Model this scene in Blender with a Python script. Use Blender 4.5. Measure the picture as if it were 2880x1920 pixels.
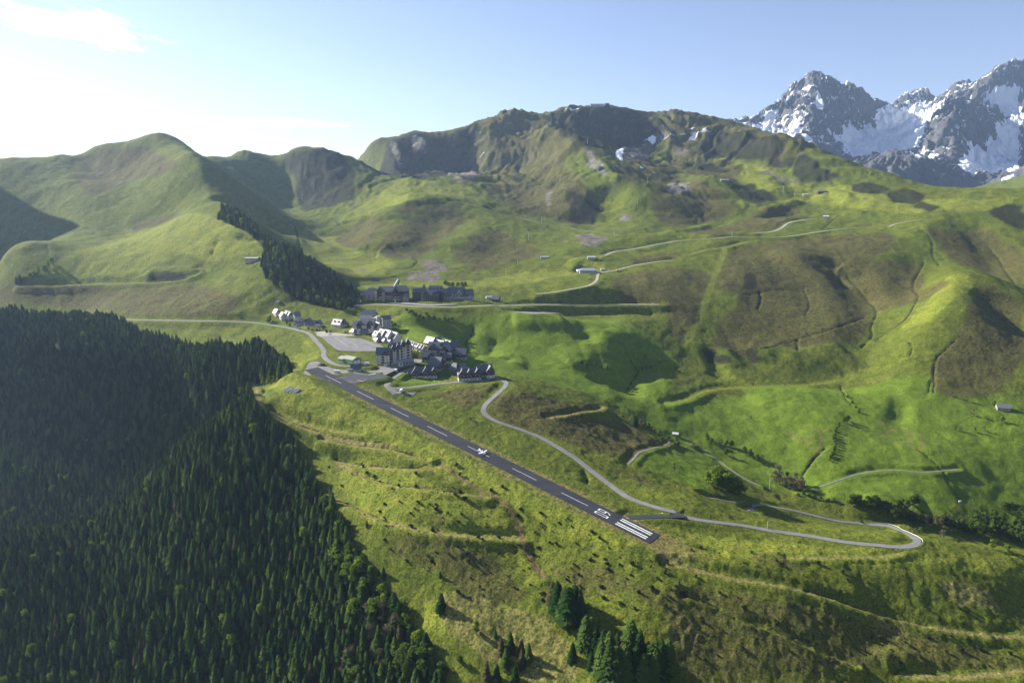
import bpy, bmesh, math, random
import numpy as np
from mathutils import Vector, Matrix
for o in list(bpy.data.objects): bpy.data.objects.remove(o)
SC = bpy.context.scene
# ================================================================ camera, sky, sun, exposure
SUN_AZ, SUN_EL = math.radians(-63), math.radians(28)       # azimuth from +Y, negative = left
cam = bpy.data.cameras.new('camera'); cam_o = bpy.data.objects.new('camera', cam); SC.collection.objects.link(cam_o)
cam.sensor_width = 36; cam.lens = 24; cam.clip_start = 1; cam.clip_end = 40000
cam_o.location = (0, 0, 237); cam_o.rotation_euler = (math.radians(90-11.5), 0, 0)
SC.camera = cam_o
world = bpy.data.worlds.new('World'); SC.world = world; world.use_nodes = True
SKY_STRENGTH, SUN_STRENGTH, EXPOSURE = .058, 5.0, 1.55
HAZE_DENSITY, HAZE_ANISO = 4.0e-5, .34
sun = bpy.data.lights.new('sun', 'SUN'); sun.energy = SUN_STRENGTH; sun.angle = math.radians(.53); sun.color = (1, .94, .84)
sun_o = bpy.data.objects.new('sun', sun); SC.collection.objects.link(sun_o)
SUN_V = Vector((math.sin(SUN_AZ)*math.cos(SUN_EL), math.cos(SUN_AZ)*math.cos(SUN_EL), math.sin(SUN_EL)))
sun_o.rotation_euler = SUN_V.to_track_quat('Z', 'Y').to_euler(); sun_o.location = (-300, 300, 900)
SC.view_settings.view_transform = 'Standard'; SC.view_settings.look = 'None'; SC.view_settings.exposure = EXPOSURE; SC.view_settings.gamma = 1
def build_sky():
    nt = world.node_tree; nt.nodes.clear(); N = nt.nodes.new; L = nt.links.new
    sky = N('ShaderNodeTexSky'); sky.sky_type = 'NISHITA'; sky.sun_disc = False
    sky.sun_elevation = SUN_EL; sky.sun_rotation = SUN_AZ; sky.altitude = 1800; sky.air_density = 1.0; sky.dust_density = .8; sky.ozone_density = 1.6
    bg = N('ShaderNodeBackground'); out = N('ShaderNodeOutputWorld')
    # thin cirrus streaks: noise on the view direction projected to a cloud deck
    tc = N('ShaderNodeTexCoord'); sep = N('ShaderNodeSeparateXYZ'); L(tc.outputs['Generated'], sep.inputs[0])
    zz = N('ShaderNodeMath'); zz.operation = 'MAXIMUM'; zz.inputs[1].default_value = .02; L(sep.outputs[2], zz.inputs[0])
    dv = N('ShaderNodeVectorMath'); dv.operation = 'DIVIDE'; L(tc.outputs['Generated'], dv.inputs[0])
    cb = N('ShaderNodeCombineXYZ'); [L(zz.outputs[0], cb.inputs[i]) for i in range(3)]; L(cb.outputs[0], dv.inputs[1])
    def wisp(cx, cy, sx, sy, scale, lo, hi, rot):
        mp = N('ShaderNodeMapping'); mp.vector_type = 'POINT'; mp.inputs['Location'].default_value = (-cx/sx, -cy/sy, 0); mp.inputs['Scale'].default_value = (1/sx, 1/sy, 0); L(dv.outputs[0], mp.inputs[0])
        le = N('ShaderNodeVectorMath'); le.operation = 'LENGTH'; L(mp.outputs[0], le.inputs[0])
        fo = N('ShaderNodeMapRange'); fo.interpolation_type = 'SMOOTHSTEP'; fo.inputs[1].default_value = 1.0; fo.inputs[2].default_value = .15; L(le.outputs['Value'], fo.inputs[0])
        m2 = N('ShaderNodeMapping'); m2.inputs['Scale'].default_value = (1, .45, 1); m2.inputs['Rotation'].default_value = (0, 0, rot); L(dv.outputs[0], m2.inputs[0])
        n1 = N('ShaderNodeTexNoise'); n1.inputs['Scale'].default_value = scale; n1.inputs['Detail'].default_value = 10; n1.inputs['Roughness'].default_value = .62; n1.inputs['Distortion'].default_value = .5; L(m2.outputs[0], n1.inputs['Vector'])
        ad = N('ShaderNodeMath'); ad.operation = 'MULTIPLY_ADD'; ad.inputs[1].default_value = .55; L(fo.outputs[0], ad.inputs[0]); L(n1.outputs[0], ad.inputs[2])
        rp = N('ShaderNodeMapRange'); rp.interpolation_type = 'SMOOTHSTEP'; rp.inputs[1].default_value = lo; rp.inputs[2].default_value = hi; L(ad.outputs[0], rp.inputs[0]); return rp.outputs[0]
    w1 = wisp(-2.55, 4.3, .75, 1.1, 5.0, .80, 1.08, .5); w2 = wisp(-3.0, 9.2, 2.2, 1.6, 2.6, .95, 1.15, 1.3)
    mxx = N('ShaderNodeMath'); mxx.operation = 'MAXIMUM'; L(w1, mxx.inputs[0]); L(w2, mxx.inputs[1])
    mul = N('ShaderNodeMath'); mul.operation = 'MULTIPLY'; mul.inputs[1].default_value = .5; L(mxx.outputs[0], mul.inputs[0])
    mx = N('ShaderNodeMixRGB'); L(mul.outputs[0], mx.inputs[0]); L(sky.outputs[0], mx.inputs[1]); mx.inputs[2].default_value = (13, 12.8, 12.4, 1)
    ti = N('ShaderNodeMixRGB'); ti.blend_type = 'MULTIPLY'; ti.inputs[0].default_value = 1; ti.inputs[2].default_value = (1.13, .975, 1.0, 1); L(mx.outputs[0], ti.inputs[1])
    L(ti.outputs[0], bg.inputs[0]); bg.inputs[1].default_value = SKY_STRENGTH; L(bg.outputs[0], out.inputs[0])
build_sky()
# ---------------------------------------------------------------- camera model
F_PX, PU, PV, PITCH, CAMZ = 1920.0, 1440.0, 960.0, math.radians(11.5), 237.0
CP, SP = math.cos(PITCH), math.sin(PITCH)
def ray(u, v):
    """direction of a photo pixel, scaled so that its forward (y) component is 1"""
    a = (np.asarray(u, float)-PU)/F_PX; b = (np.asarray(v, float)-PV)/F_PX
    y = CP-b*SP
    return a/y, (-SP-b*CP)/y
def at_y(u, v, y):
    t, e = ray(u, v); return (t*y, y, CAMZ+e*y)
# ---------------------------------------------------------------- noise
def _hash(ix, iy, s):
    h = (ix.astype(np.int64)*374761393+iy.astype(np.int64)*668265263+s*982451653) & 0x7fffffff
    h = ((h ^ (h >> 13))*1274126177) & 0x7fffffff
    return (h ^ (h >> 16)) & 0xffff
def noise(x, y, s=0):
    x0 = np.floor(x); y0 = np.floor(y); fx = x-x0; fy = y-y0
    ux = fx*fx*fx*(fx*(fx*6-15)+10); uy = fy*fy*fy*(fy*(fy*6-15)+10)
    def g(dx, dy):
        a = _hash(x0+dx, y0+dy, s)*(2*math.pi/65536)
        return np.cos(a)*(fx-dx)+np.sin(a)*(fy-dy)
    a = g(0, 0); b = g(1, 0); c = g(0, 1); d = g(1, 1)
    return 1.5*(a+(b-a)*ux+(c-a)*uy+(a-b-c+d)*ux*uy)
def fbm(x, y, s=0, n=4, gain=.5):
    r = 0; a = 1; f = 1
    for i in range(n):
        r = r+a*noise(x*f, y*f, s+i*17); a *= gain; f *= 2.03
    return r
def ridged(x, y, s=0, n=4, gain=.5):
    r = 0; a = 1; f = 1
    for i in range(n):
        r = r+a*(1-2*np.abs(noise(x*f, y*f, s+i*17))); a *= gain; f *= 2.03
    return r
def sstep(a, b, x):
    t = np.clip((x-a)/(b-a), 0, 1); return t*t*(3-2*t)
# ---------------------------------------------------------------- runway frame
_t, _e = ray(1842.3, 1489.6); RN = np.array([_t*491.4*.92277, 0, 0])
def _rw():
    pa = np.array([-154.40971172, 680.05834556, -49.45622617]); pb = np.array([102.77952556, 490.88728625, -142.00409072])
    rot = lambda q: np.array([q[0], q[1]*CP+q[2]*SP, CAMZ-q[1]*SP+q[2]*CP])
    return rot(pa), rot(pb)
RW_FAR, RW_NEAR = _rw()              # centre line at the first full dash, and at the low end
RW_D = RW_FAR-RW_NEAR; RW_L = np.hypot(RW_D[0], RW_D[1]); RW_H = RW_D[:2]/RW_L; RW_S = RW_D[2]/RW_L
RW_N = np.array([-RW_H[1], RW_H[0]])       # towards the camera side
def rw(a, n, dz=0): 
    p = RW_NEAR[:2]+RW_H*a+RW_N*n; return (p[0], p[1], RW_NEAR[2]+RW_S*a+dz)
# ---------------------------------------------------------------- terrain control points: photo pixel u, v and ground distance y
CTRL = """
720 1110 650;900 1250 580;1000 1500 477;1250 1750 405;1500 1550 450;1900 1700 393;2300 1600 433;2500 1750 405;2880 1700 441
1440 1920 367;2000 1920 352;2880 1920 367;1100 1920 398;700 1920 443;0 1920 494
1420 1080 698;1365 1150 645;1600 1270 580;1740 1380 525;1930 1440 491;2580 1530 474;2090 1420 573;2350 1500 490
1700 1170 716;1840 1255 683;1980 1320 644;2070 1400 584;2700 1540 486;2880 1560 494
800 1080 695;490 1300 625;0 1530 596;300 1600 560;300 1800 500;600 1500 530;800 1350 560
1100 1030 760;950 1010 762;870 1020 750;1000 950 864;880 950 864;1300 1020 790;1200 1060 740;1080 930 880;1290 960 880
360 900 1046;700 910 986;0 830 1358;100 1000 1009;0 1200 881;600 1060 783;300 1100 870;750 990 830;500 960 960
1310 985 908;1760 1085 862;1850 1210 772;2150 1340 715;2500 1440 663;2880 1530 640
2300 1250 771;2600 1330 720;2600 1250 779;2600 1180 844;2880 1300 765;2880 1450 686;2816 1145 869;2200 1050 984;2400 1180 829;2100 1110 905;1900 1130 848;2150 1080 918
2000 1000 1020;2000 850 1220;1860 855 1150;2450 1000 1020;2450 830 1280;2350 1075 940;2450 960 1070;2690 775 1250;2640 900 1080;2620 1050 950;2800 950 1035;2880 850 1150
2200 760 1400;2300 850 1230;2600 800 1300;2600 650 1600;2750 640 1620;2880 700 1500
1030 845 1110;1400 850 1110;1650 760 1350;1080 780 1280;1500 780 1300;1600 700 1500;1000 740 1400;870 650 1650;830 740 1380;920 800 1200
1600 885 1124;1700 887 1124;1800 885 1122;1840 880 1132;1650 800 1195;1720 805 1195;1560 815 1190;1050 895 1000;1500 870 1060;1600 1000 925;1250 930 960;1400 1000 905;1700 950 980;1300 870 1020;1120 880 965;1650 900 1040;1530 960 950;1800 900 1080;1800 1000 975
462 378 2000;545 480 1750;610 590 1500;700 690 1300;850 790 1150;980 860 1080
400 700 1350;300 800 1200;0 760 1350;200 650 1550;350 520 1800;600 800 1180;600 880 1020;200 850 1180;500 600 1560;450 450 1900;250 450 1950
760 600 1950;640 500 2050;880 540 2150;880 600 1950;800 520 2240
1200 505 2300;1330 505 2250;1050 480 2350;1500 560 2150;1560 400 2700;1620 430 2550;1650 640 1900;1250 565 1950;1200 700 1550;1300 720 1480;1100 600 1850;1050 680 1580;1400 640 1750;1500 620 1850;1420 720 1500
1400 430 2720;1300 420 2790;1150 430 2710;1130 480 2610;1250 490 2570;1450 380 2830;1690 400 2800;1740 420 2750;1800 400 2840;1750 500 2300;1720 560 2080;1800 640 1750;1780 700 1560;1800 560 2050
1930 500 2300;2000 640 1850;1880 600 1950;1830 520 2250;2060 600 1950;1900 430 2750;2000 440 2700;2100 480 2450;2260 450 2480;2310 540 2100;2200 560 2050;2330 610 1850;2060 660 1650;1900 680 1600;2500 620 1750;2450 700 1500;2000 760 1380;1900 780 1300;1750 800 1230;2150 620 1850;2000 560 2150
"""
RIDGE = """
-300 440 1900;0 447 1900;90 450 1930;180 430 1960;280 400 2000;380 392 2000;462 376 2000;510 400 2050;588 435 2200;680 428 2350;780 441 2350;835 428 2300;915 424 2300;960 440 2350;985 452 2450
1050 398 2800;1120 385 2800;1175 378 2800;1270 370 2850;1330 343 2900;1390 330 2900;1440 312 2900;1500 322 2950;1560 308 2980;1620 300 3020;1700 294 3040;1770 300 3060;1830 320 3090;1890 318 3130;1980 345 3120;2060 365 3100;2140 395 3000;2210 420 2900;2290 440 2750;2400 485 2550;2550 530 2300;2700 552 2100;2800 556 2020;2880 553 2000;3050 545 1950
"""
HID = [(-560, 720, -135), (-700, 760, -150), (-430, 740, -90), (-330, 745, -15),      # ravine behind the near forest spur
       (-150, 480, -40), (-300, 430, -170), (-600, 480, -220), (-200, 300, -160), (0, 250, -110), (200, 250, -90), (450, 300, -62), (700, 420, -95), (620, 560, -85), (-900, 600, -220),
       (-1300, 1300, 20), (-1500, 1650, 40), (-1150, 1500, 60), (-2200, 1700, 420), (-1900, 1200, 150), (-1300, 900, -60),
       (-520, 2480, 300), (-250, 2700, 330), (60, 2600, 330), (900, 900, -15), (1200, 1200, 80), (1500, 1600, 220), (1900, 2000, 330), (900, 650, -110), (2600, 3000, 420), (-2600, 2600, 500), (-900, 3300, 200), (0, 3700, 250), (1500, 3800, 300)]
def parse(s):
    return [tuple(float(q) for q in p.split()) for l in s.strip().split('\n') for p in l.split(';')]
def _controls():
    P = [at_y(*q) for q in parse(CTRL)]
    for u, v, y in parse(RIDGE):
        P.append(at_y(u, v, y)); x, yy, z = at_y(u, v, y*1.09); P.append((x, yy, z-.035*y-.03*y))
    for a in range(-20, 420, 40):
        for n in (-25, 0, 25): P.append(rw(a, n, 0 if n <= 0 else -2))
    P += HID
    return np.array(P)
def fan(x, y): return x/y, np.log(y)
def tps_fit(P, smooth=2e-4):
    t, l = fan(P[:, 0], P[:, 1]); n = len(P)
    r2 = (t[:, None]-t)**2+(l[:, None]-l)**2
    K = np.where(r2 > 0, r2*np.log(r2+1e-30), 0)+np.eye(n)*smooth
    Q = np.c_[np.ones(n), t, l]
    A = np.block([[K, Q], [Q.T, np.zeros((3, 3))]])
    w = np.linalg.solve(A, np.r_[P[:, 2], 0, 0, 0])
    return t, l, w
def tps_eval(m, t, l):
    ct, cl, w = m; out = np.empty(t.size); t = t.ravel(); l = l.ravel(); n = len(ct)
    for i in range(0, t.size, 20000):
        a = t[i:i+20000]; b = l[i:i+20000]
        r2 = (a[:, None]-ct)**2+(b[:, None]-cl)**2+1e-12
        out[i:i+20000] = (r2*np.log(r2))@w[:n]+w[n]+w[n+1]*a+w[n+2]*b
    return out
# ================================================================ pixel lists read off enlargements of the photograph: scale, u0, v0
ZM = {'a1': (3.36, 700, 780), 'a4': (7.35, 1080, 940), 'a3': (9.223, 960, 860), 'a2': (10.455, 960, 780), 'a5': (10.69, 740, 840), 'a6': (7.84, 820, 940), 'a7': (5.88, 1580, 1380),
      'b1': (2.352, 0, 300), 'b2': (2.352, 900, 280), 'b3': (2.352, 1880, 150), 'b4': (2.352, 1880, 700), 'b5': (1.465, 0, 850), 'b6': (2.352, 900, 1300), 'b7': (2.34, 1880, 1250), 'b8': (2.851, 1200, 950), 'c1': (7.84, 1580, 700), 'c2': (5.6, 1000, 800), 'c3': (4.704, 1500, 1600), 'c4': (4.055, 2300, 1350), 'c5': (19.6, 780, 1060), 'c6': (7.84, 1500, 270), 'c7': (3.7325, 950, 1500), 'c8': (7.84, 2200, 500), 's': (1, 0, 0), 'd': (.81667, 0, 0)}
def px(s):
    """'b7 0 435;150 475|b8 ...' -> list of photo pixels"""
    out = []
    for seg in s.split('|'):
        seg = seg.strip(); k, rest = seg.split(' ', 1); sc, u0, v0 = ZM[k]
        for p in rest.split(';'):
            a, b = p.split(); out.append((u0+float(a)/sc, v0+float(b)/sc))
    return out
# ================================================================ the terrain grid (a fan of rows and columns, denser near by)
TT = np.concatenate([np.linspace(-1.6, -.93, 60, endpoint=False), np.linspace(-.93, .93, 900), np.linspace(.93, 1.6, 60)[1:]])
YY = np.concatenate([np.geomspace(210, 1150, 470, endpoint=False), np.geomspace(1150, 3900, 300)])
LL = np.log(YY)
T2, L2 = np.meshgrid(TT, LL); GY = np.exp(L2); GX = T2*GY
MODEL = tps_fit(_controls())
_c = np.linspace(-1.6, 1.6, 330); _r = np.linspace(LL[0], LL[-1], 300)
_Z = tps_eval(MODEL, *np.meshgrid(_c, _r)).reshape(300, 330)
def bil(A, c0, c1, r0, r1, t, l):
    """smooth (Catmull-Rom) lookup on a regular grid"""
    n, m = A.shape
    fx = np.clip((t-c0)/(c1-c0)*(m-1), 1, m-2.001); fy = np.clip((l-r0)/(r1-r0)*(n-1), 1, n-2.001)
    ix = np.floor(fx).astype(int); iy = np.floor(fy).astype(int); fx = fx-ix; fy = fy-iy
    cw = lambda f: (-.5*f+f*f-.5*f**3, 1-2.5*f*f+1.5*f**3, .5*f+2*f*f-1.5*f**3, -.5*f*f+.5*f**3)
    wx = cw(fx); wy = cw(fy); r = 0
    for j in range(4):
        q = 0
        for i in range(4): q = q+wx[i]*A[np.clip(iy+j-1, 0, n-1), np.clip(ix+i-1, 0, m-1)]
        r = r+wy[j]*q
    return r
Z = bil(_Z, _c[0], _c[-1], _r[0], _r[-1], T2, L2)
TI = np.arange(len(TT)); LI = np.arange(len(LL))
def zat(x, y):
    """height of the current terrain at world x, y (bilinear)"""
    x = np.asarray(x, float); y = np.maximum(np.asarray(y, float), YY[0]+.01)
    c = np.clip(np.interp(x/y, TT, TI), 0, len(TT)-1.001); r = np.clip(np.interp(np.log(y), LL, LI), 0, len(LL)-1.001)
    i = np.floor(c).astype(int); j = np.floor(r).astype(int); a = c-i; b = r-j
    return (Z[j, i]*(1-a)+Z[j, i+1]*a)*(1-b)+(Z[j+1, i]*(1-a)+Z[j+1, i+1]*a)*b
def hit(u, v, ymin=230.):
    """where the sight line of a photo pixel meets the terrain"""
    t, e = ray(u, v); c = np.clip(np.interp(t, TT, TI), 0, len(TT)-1.001); i = int(c); a = c-i
    col = Z[:, i]*(1-a)+Z[:, i+1]*a; d = col-(CAMZ+e*YY)
    k = np.where((d[1:] > 0) & (d[:-1] <= 0) & (YY[1:] > ymin))[0]
    if len(k) == 0:
        k = int(np.argmax(np.where(YY > ymin, d/YY, -9))); y = YY[k]
    else:
        k = k[0]; y = YY[k]+(YY[k+1]-YY[k])*(-d[k])/(d[k+1]-d[k])
    return float(t*y), float(y), float(zat(t*y, y))
def hits(s, ymin=230.): return np.array([hit(u, v, ymin) for u, v in (px(s) if isinstance(s, str) else s)])
def smooth_line(P, step=4., sm=0):
    """resample a polyline with Catmull-Rom to even steps; optionally smooth heights"""
    P = np.asarray(P, float); Q = np.vstack([2*P[0]-P[1], P, 2*P[-1]-P[-2]]); out = []
    for i in range(1, len(Q)-2):
        a, b, c, d = Q[i-1], Q[i], Q[i+1], Q[i+2]; n = max(2, int(np.hypot(*(c-b)[:2])/step))
        for f in np.arange(n)/n:
            out.append(.5*((2*b)+(c-a)*f+(2*a-5*b+4*c-d)*f*f+(3*b-a-3*c+d)*f**3))
    out.append(P[-1]); out = np.array(out)
    for _ in range(sm):
        z = out[:, 2].copy(); z[1:-1] = (z[:-2]+2*z[1:-1]+z[2:])/4; z[0] = (3*z[0]+z[1])/4; z[-1] = (3*z[-1]+z[-2])/4; out[:, 2] = z
    return out
def seg_dist(P, pad):
    """distance of grid vertices (only those within pad of the line) and height of the nearest point of the line"""
    P = np.asarray(P, float)
    m = (GX > P[:, 0].min()-pad) & (GX < P[:, 0].max()+pad) & (GY > P[:, 1].min()-pad) & (GY < P[:, 1].max()+pad)
    idx = np.where(m.ravel())[0]; x = GX.ravel()[idx]; y = GY.ravel()[idx]
    best = np.full(len(idx), 1e9); zz = np.zeros(len(idx)); al = np.zeros(len(idx)); side = np.zeros(len(idx)); acc = 0
    for a, b in zip(P[:-1], P[1:]):
        dx, dy = b[0]-a[0], b[1]-a[1]; l2 = dx*dx+dy*dy+1e-9; ln = math.sqrt(l2)
        k = np.where((np.abs(x-(a[0]+b[0])/2) < pad+ln) & (np.abs(y-(a[1]+b[1])/2) < pad+ln))[0]
        if len(k):
            f = np.clip(((x[k]-a[0])*dx+(y[k]-a[1])*dy)/l2, 0, 1); ex = x[k]-a[0]-f*dx; ey = y[k]-a[1]-f*dy; d = np.hypot(ex, ey)
            u = d < best[k]; kk = k[u]; best[kk] = d[u]; zz[kk] = a[2]+f[u]*(b[2]-a[2]); al[kk] = acc+f[u]*ln; side[kk] = np.sign(dx*ey[u]-dy*ex[u])
        acc += ln
    g = best < pad
    return idx[g], best[g], zz[g], al[g], side[g]
def poly_mask(poly, warp=6., ws=30.):
    """grid vertices inside a world polygon whose outline is roughened"""
    poly = np.asarray(poly)[:, :2]; w = warp*2
    m = (GX > poly[:, 0].min()-w) & (GX < poly[:, 0].max()+w) & (GY > poly[:, 1].min()-w) & (GY < poly[:, 1].max()+w)
    out = np.zeros(GX.shape, np.float32); idx = np.where(m)
    x = GX[idx]; y = GY[idx]
    if warp: x = x+warp*fbm(x/ws, y/ws, 5, 3); y = y+warp*fbm(x/ws, y/ws, 9, 3)
    c = np.zeros(len(x), bool); j = len(poly)-1
    for i in range(len(poly)):
        xi, yi = poly[i]; xj, yj = poly[j]
        if yi != yj: c ^= ((yi > y) != (yj > y)) & (x < (xj-xi)*(y-yi)/(yj-yi)+xi)
        j = i
    out[idx] = c
    return out
def blur(A, n=1):
    for _ in range(n):
        B = A.copy(); B[1:-1] = (A[:-2]+2*A[1:-1]+A[2:])/4; A = B.copy(); A[:, 1:-1] = (B[:, :-2]+2*B[:, 1:-1]+B[:, 2:])/4
    return A
# ================================================================ relief strokes: ridges, gullies, knolls (px line, half width m, height m, profile power)
STROKES = """
s 462 380;545 480;610 590;700 690;850 790;930 835 @ 140 45 1
s 1500 335;1560 400;1620 430;1690 500;1745 570 @ 150 45 1
b2 460 250;520 350;560 460 @ 90 45 1
b2 650 235;690 330;730 430 @ 80 50 1
b2 560 250;600 340;620 470 @ 60 -40 1
b2 1000 160;930 300;860 450 @ 90 40 1
b2 1180 110;1100 300;1010 420 @ 80 35 1
b2 1100 240;1020 350;950 470 @ 50 -25 1
b2 2220 560;2240 620;2230 760 @ 110 25 1.2
b3 60 830;150 850;300 930;380 1010 @ 110 40 1.2
b3 330 500;500 540;700 620;800 640 @ 110 30 1.1
b3 120 720;200 700;330 760 @ 70 22 1.3
b3 620 740;760 680;900 660;1010 720;1120 780 @ 110 32 1.2
b3 460 800;600 850;720 960 @ 60 12 1.3
b2 860 670;700 720;560 800;480 900;400 1000 @ 90 20 1.2
b2 1130 560;1280 480;1420 440;1600 440 @ 140 25 1.4
b2 1600 470;1700 600;1720 720;1700 830 @ 110 28 1.2
b2 1850 560;1890 640;1900 720 @ 60 -25 1.2
b2 540 670;620 670;670 700 @ 60 14 1.3
b2 340 780;400 760;450 800 @ 55 12 1.3
b2 880 1010;1000 900;1150 880 @ 70 12 1.3
b2 60 850;300 1000;420 1010 @ 60 -10 1.3
b1 1930 330;1960 420;1950 540 @ 110 25 1.2
b1 1480 520;1680 640;1900 760 @ 110 -50 1.2
b1 1500 430;1700 540;1850 640 @ 60 14 1.2
b1 700 860;900 790;1100 700;1250 620 @ 90 -14 1.3
b1 150 1000;420 900;560 600;540 480 @ 70 12 1.2
b4 1150 130;1240 240;1340 360;1370 420;1330 520;1340 580;1270 650;1310 710;1260 790;1150 870;1140 920 @ 45 -14 1.1
b4 1680 60;1620 230;1650 310;1600 420;1520 500;1370 600 @ 40 -10 1.1
b4 820 10;960 130;1130 210 @ 60 14 1.3
b4 1000 40;1080 130;1160 170 @ 50 -14 1.3
b4 560 140;500 220;480 320;440 420 @ 60 10 1.3
b4 600 280;590 340;610 400 @ 30 -4 1.3
b4 890 260;920 320;940 390 @ 25 -4 1.3
b4 1180 780;1000 800;860 860;600 900 @ 30 -7 1.2
b4 640 640;850 740;1050 720;1180 680 @ 40 7 1.4
b4 350 660;400 740;430 800 @ 22 6 1.3
b4 520 650;610 680;640 760 @ 20 6 1.3
b4 290 660;320 760;340 850 @ 16 -6 1.3
b4 2120 280;2230 430;2352 560 @ 40 -16 1.1
b3 1980 1120;2120 1280;2240 1450;2352 1529 @ 45 -14 1.1
b4 1880 170;2040 220;2000 380;1880 600;1770 760;1740 960 @ 60 5 1.3
b4 1500 1160;1530 1080;1545 1010 @ 14 -5 1.3
b8 560 0;420 110;380 230;480 260 @ 14 -4 1
b8 1230 100;1400 110;1480 60;1650 0 @ 30 8 1.3
b8 1080 200;1180 190;1260 250 @ 24 7 1.3
b8 1300 260;1450 330;1560 350 @ 20 -7 1.3
b8 700 150;740 190;720 230 @ 12 4 1.4
b8 640 140;600 170 @ 10 3 1.4
b8 1700 100;1680 200;1720 280;1640 350;1600 420 @ 22 -9 1.1
b8 1230 600;1500 740;1600 850 @ 16 -3 1.2
b8 1350 590;1600 700;1830 860 @ 14 3 1.2
b8 1260 1060;1290 1110;1280 1160 @ 6 -3 1
b7 700 330;1000 430;1300 500;1500 560 @ 14 -4 1.2
b7 1250 470;1400 450;1550 530 @ 16 9 1.3
b7 1000 330;1250 350;1500 400;1700 450 @ 26 8 1.3
b6 700 950;680 1050;690 1150 @ 9 -3 1
b6 1050 0;1250 130;1400 270;1600 350;1800 430;2000 520;2300 600 @ 7 2.2 1.2
b7 150 790;300 850;480 900;640 930 @ 6 -3 1
b7 1390 1450;1500 1420;1600 1480 @ 9 5 1.4
a1 1340 330;1370 450;1480 600 @ 26 -9 1.1
a1 1330 430;1500 400;1700 420;1900 440 @ 20 5 1.3
a1 2120 460;2090 560;2050 630;2070 700 @ 12 -5 1
c1 360 450;500 400;650 390;850 420 @ 17 -9 1.8
c1 240 330;330 250;560 215;800 215;940 225 @ 14 4 1.6
b2 1500 1388;1700 1387;1950 1386;2200 1384 @ 15 -7 1.5
b2 1450 1322;1600 1300;1780 1270;1900 1290;2000 1315 @ 16 7 1.5
s 1440 908;1530 908;1590 905 @ 24 8 1.8
s 1640 930;1660 960 @ 20 -6 1.4
b2 2000 990;2100 1005;2250 975 @ 14 4 1.4
b3 620 1050;760 1010;860 980 @ 20 9 1.4
b3 640 1080;760 1060;860 1050 @ 18 -9 1.4
b3 980 1070;1080 1050;1180 1060;1300 1075 @ 16 6 1.5
b3 0 1190;150 1175;300 1130 @ 20 6 1.4
b3 1000 950;1060 925;1140 950;1200 1000 @ 22 7 1.5
b1 960 1130;1060 1100;1250 1105;1310 1090 @ 20 7 1.5
b1 1580 860;1620 862;1700 880 @ 10 -6 1.3
b1 1390 970;1420 960 @ 7 -4 1.3
b1 1410 915;1445 905 @ 7 -4 1.3
"""
def apply_strokes():
    for line in STROKES.strip().split('\n'):
        s, p = line.split('@'); w, h, pw = (float(q) for q in p.split())
        P = smooth_line(hits(s), max(6, w/4)); idx, d, zz, al, sd = seg_dist(P, w*2.2)
        L = al.max() if len(al) else 1
        end = (sstep(0, w*1.3, al) if h > 20 and w >= 70 else sstep(0, w*.8, al+w*.35))*sstep(0, w*.8, L-al+w*.35)
        Z.ravel()[idx] += h*np.exp(-(d/w*1.1)**(2*pw) if pw > 1 else -(d/w*1.25)**(1.25))*end
# ================================================================ roads, tracks, streams: px line, half width m, bank m, smoothing
ROADS = {
 'turn_off': ('a7 1100 418;1300 424;1650 420;1800 412;1920 402;2020 410', 3.4, 5, 30),
 'main_road': ('b1 300 1392;480 1398;600 1402;830 1406;1000 1411;1200 1414;1400 1416;1600 1422;1750 1436;1900 1462;2000 1482|a1 560 520;605 562;650 612;690 660;711 700;704 735;745 784;850 822;980 846;1120 856', 2.9, 9, 60),
 'valley_road': ('a1 1500 868;1440 900;1385 935;1330 975;1292 1010;1305 1030;1380 1047;1500 1045;1660 1028;1800 1010;1880 998;1960 988;2150 975;2290 964|b8 505 312;570 326;640 350;625 385;570 440;490 505;448 555;445 600;492 640;600 688;720 720;850 770;960 820;1080 890;1200 962;1300 1050;1400 1130;1500 1210;1620 1280;1750 1330;1900 1375;2050 1410|b7 0 437;150 475;300 505;500 540;700 570;900 600;1100 628;1250 648;1400 662;1520 672;1592 664;1636 644;1640 618;1600 590;1500 562;1350 537;1250 522;1100 496;950 463;800 430;700 410;610 393;545 391;508 402;515 420;560 432', 2.6, 8, 40),
 'resort_road': ('a1 915 310;950 285;1000 262;1060 252;1180 252;1350 258;1500 268;1650 273;1800 277;1950 275;2100 268;2340 262|b2 1150 1357;1250 1359;1400 1358;1600 1356;1800 1354;2000 1352;2240 1356', 3.0, 14, 120),
 'field_lane': ('b7 945 298;1020 268;1120 233;1250 195;1400 168;1500 165;1600 177;1700 181;1800 171;1915 167', 1.1, 4, 20),
 'stream_lane': ('b7 210 35;300 85;380 140;450 190;530 240;605 278', .8, 3, 20),
 'spur_lane': ('b8 1615 1000;1660 970;1700 915;1780 890;1870 870;1940 850;1945 830', 1.2, 6, 20),
 'hairpin_lane': ('b7 500 398;440 382;380 368;300 345;225 320', 1.1, 4, 20),
 'reservoir_track': ('b2 1430 1293;1550 1272;1680 1252;1780 1226;1828 1195;1845 1150;1900 1136;1960 1128;2060 1100;2180 1080;2340 1057', 2.6, 7, 40),
 'ridge_track': ('b2 1880 1035;1950 1005;2100 985;2200 962;2320 942|b3 20 1245;150 1232;300 1225;430 1212;600 1215;750 1215;900 1195;1050 1172;1200 1155;1350 1150;1458 1150;1485 1133;1600 1108;1770 1092', 2.8, 7, 40),
 'shelf_track': ('b3 560 1190;690 1178;755 1150;795 1120;900 1100;985 1092', 3.2, 8, 30),
 'bowl_track': ('b2 880 665;960 685;1040 705;1150 740;1300 775;1450 815;1650 850;1850 880;2000 900', 1.8, 10, 40),
}
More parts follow.
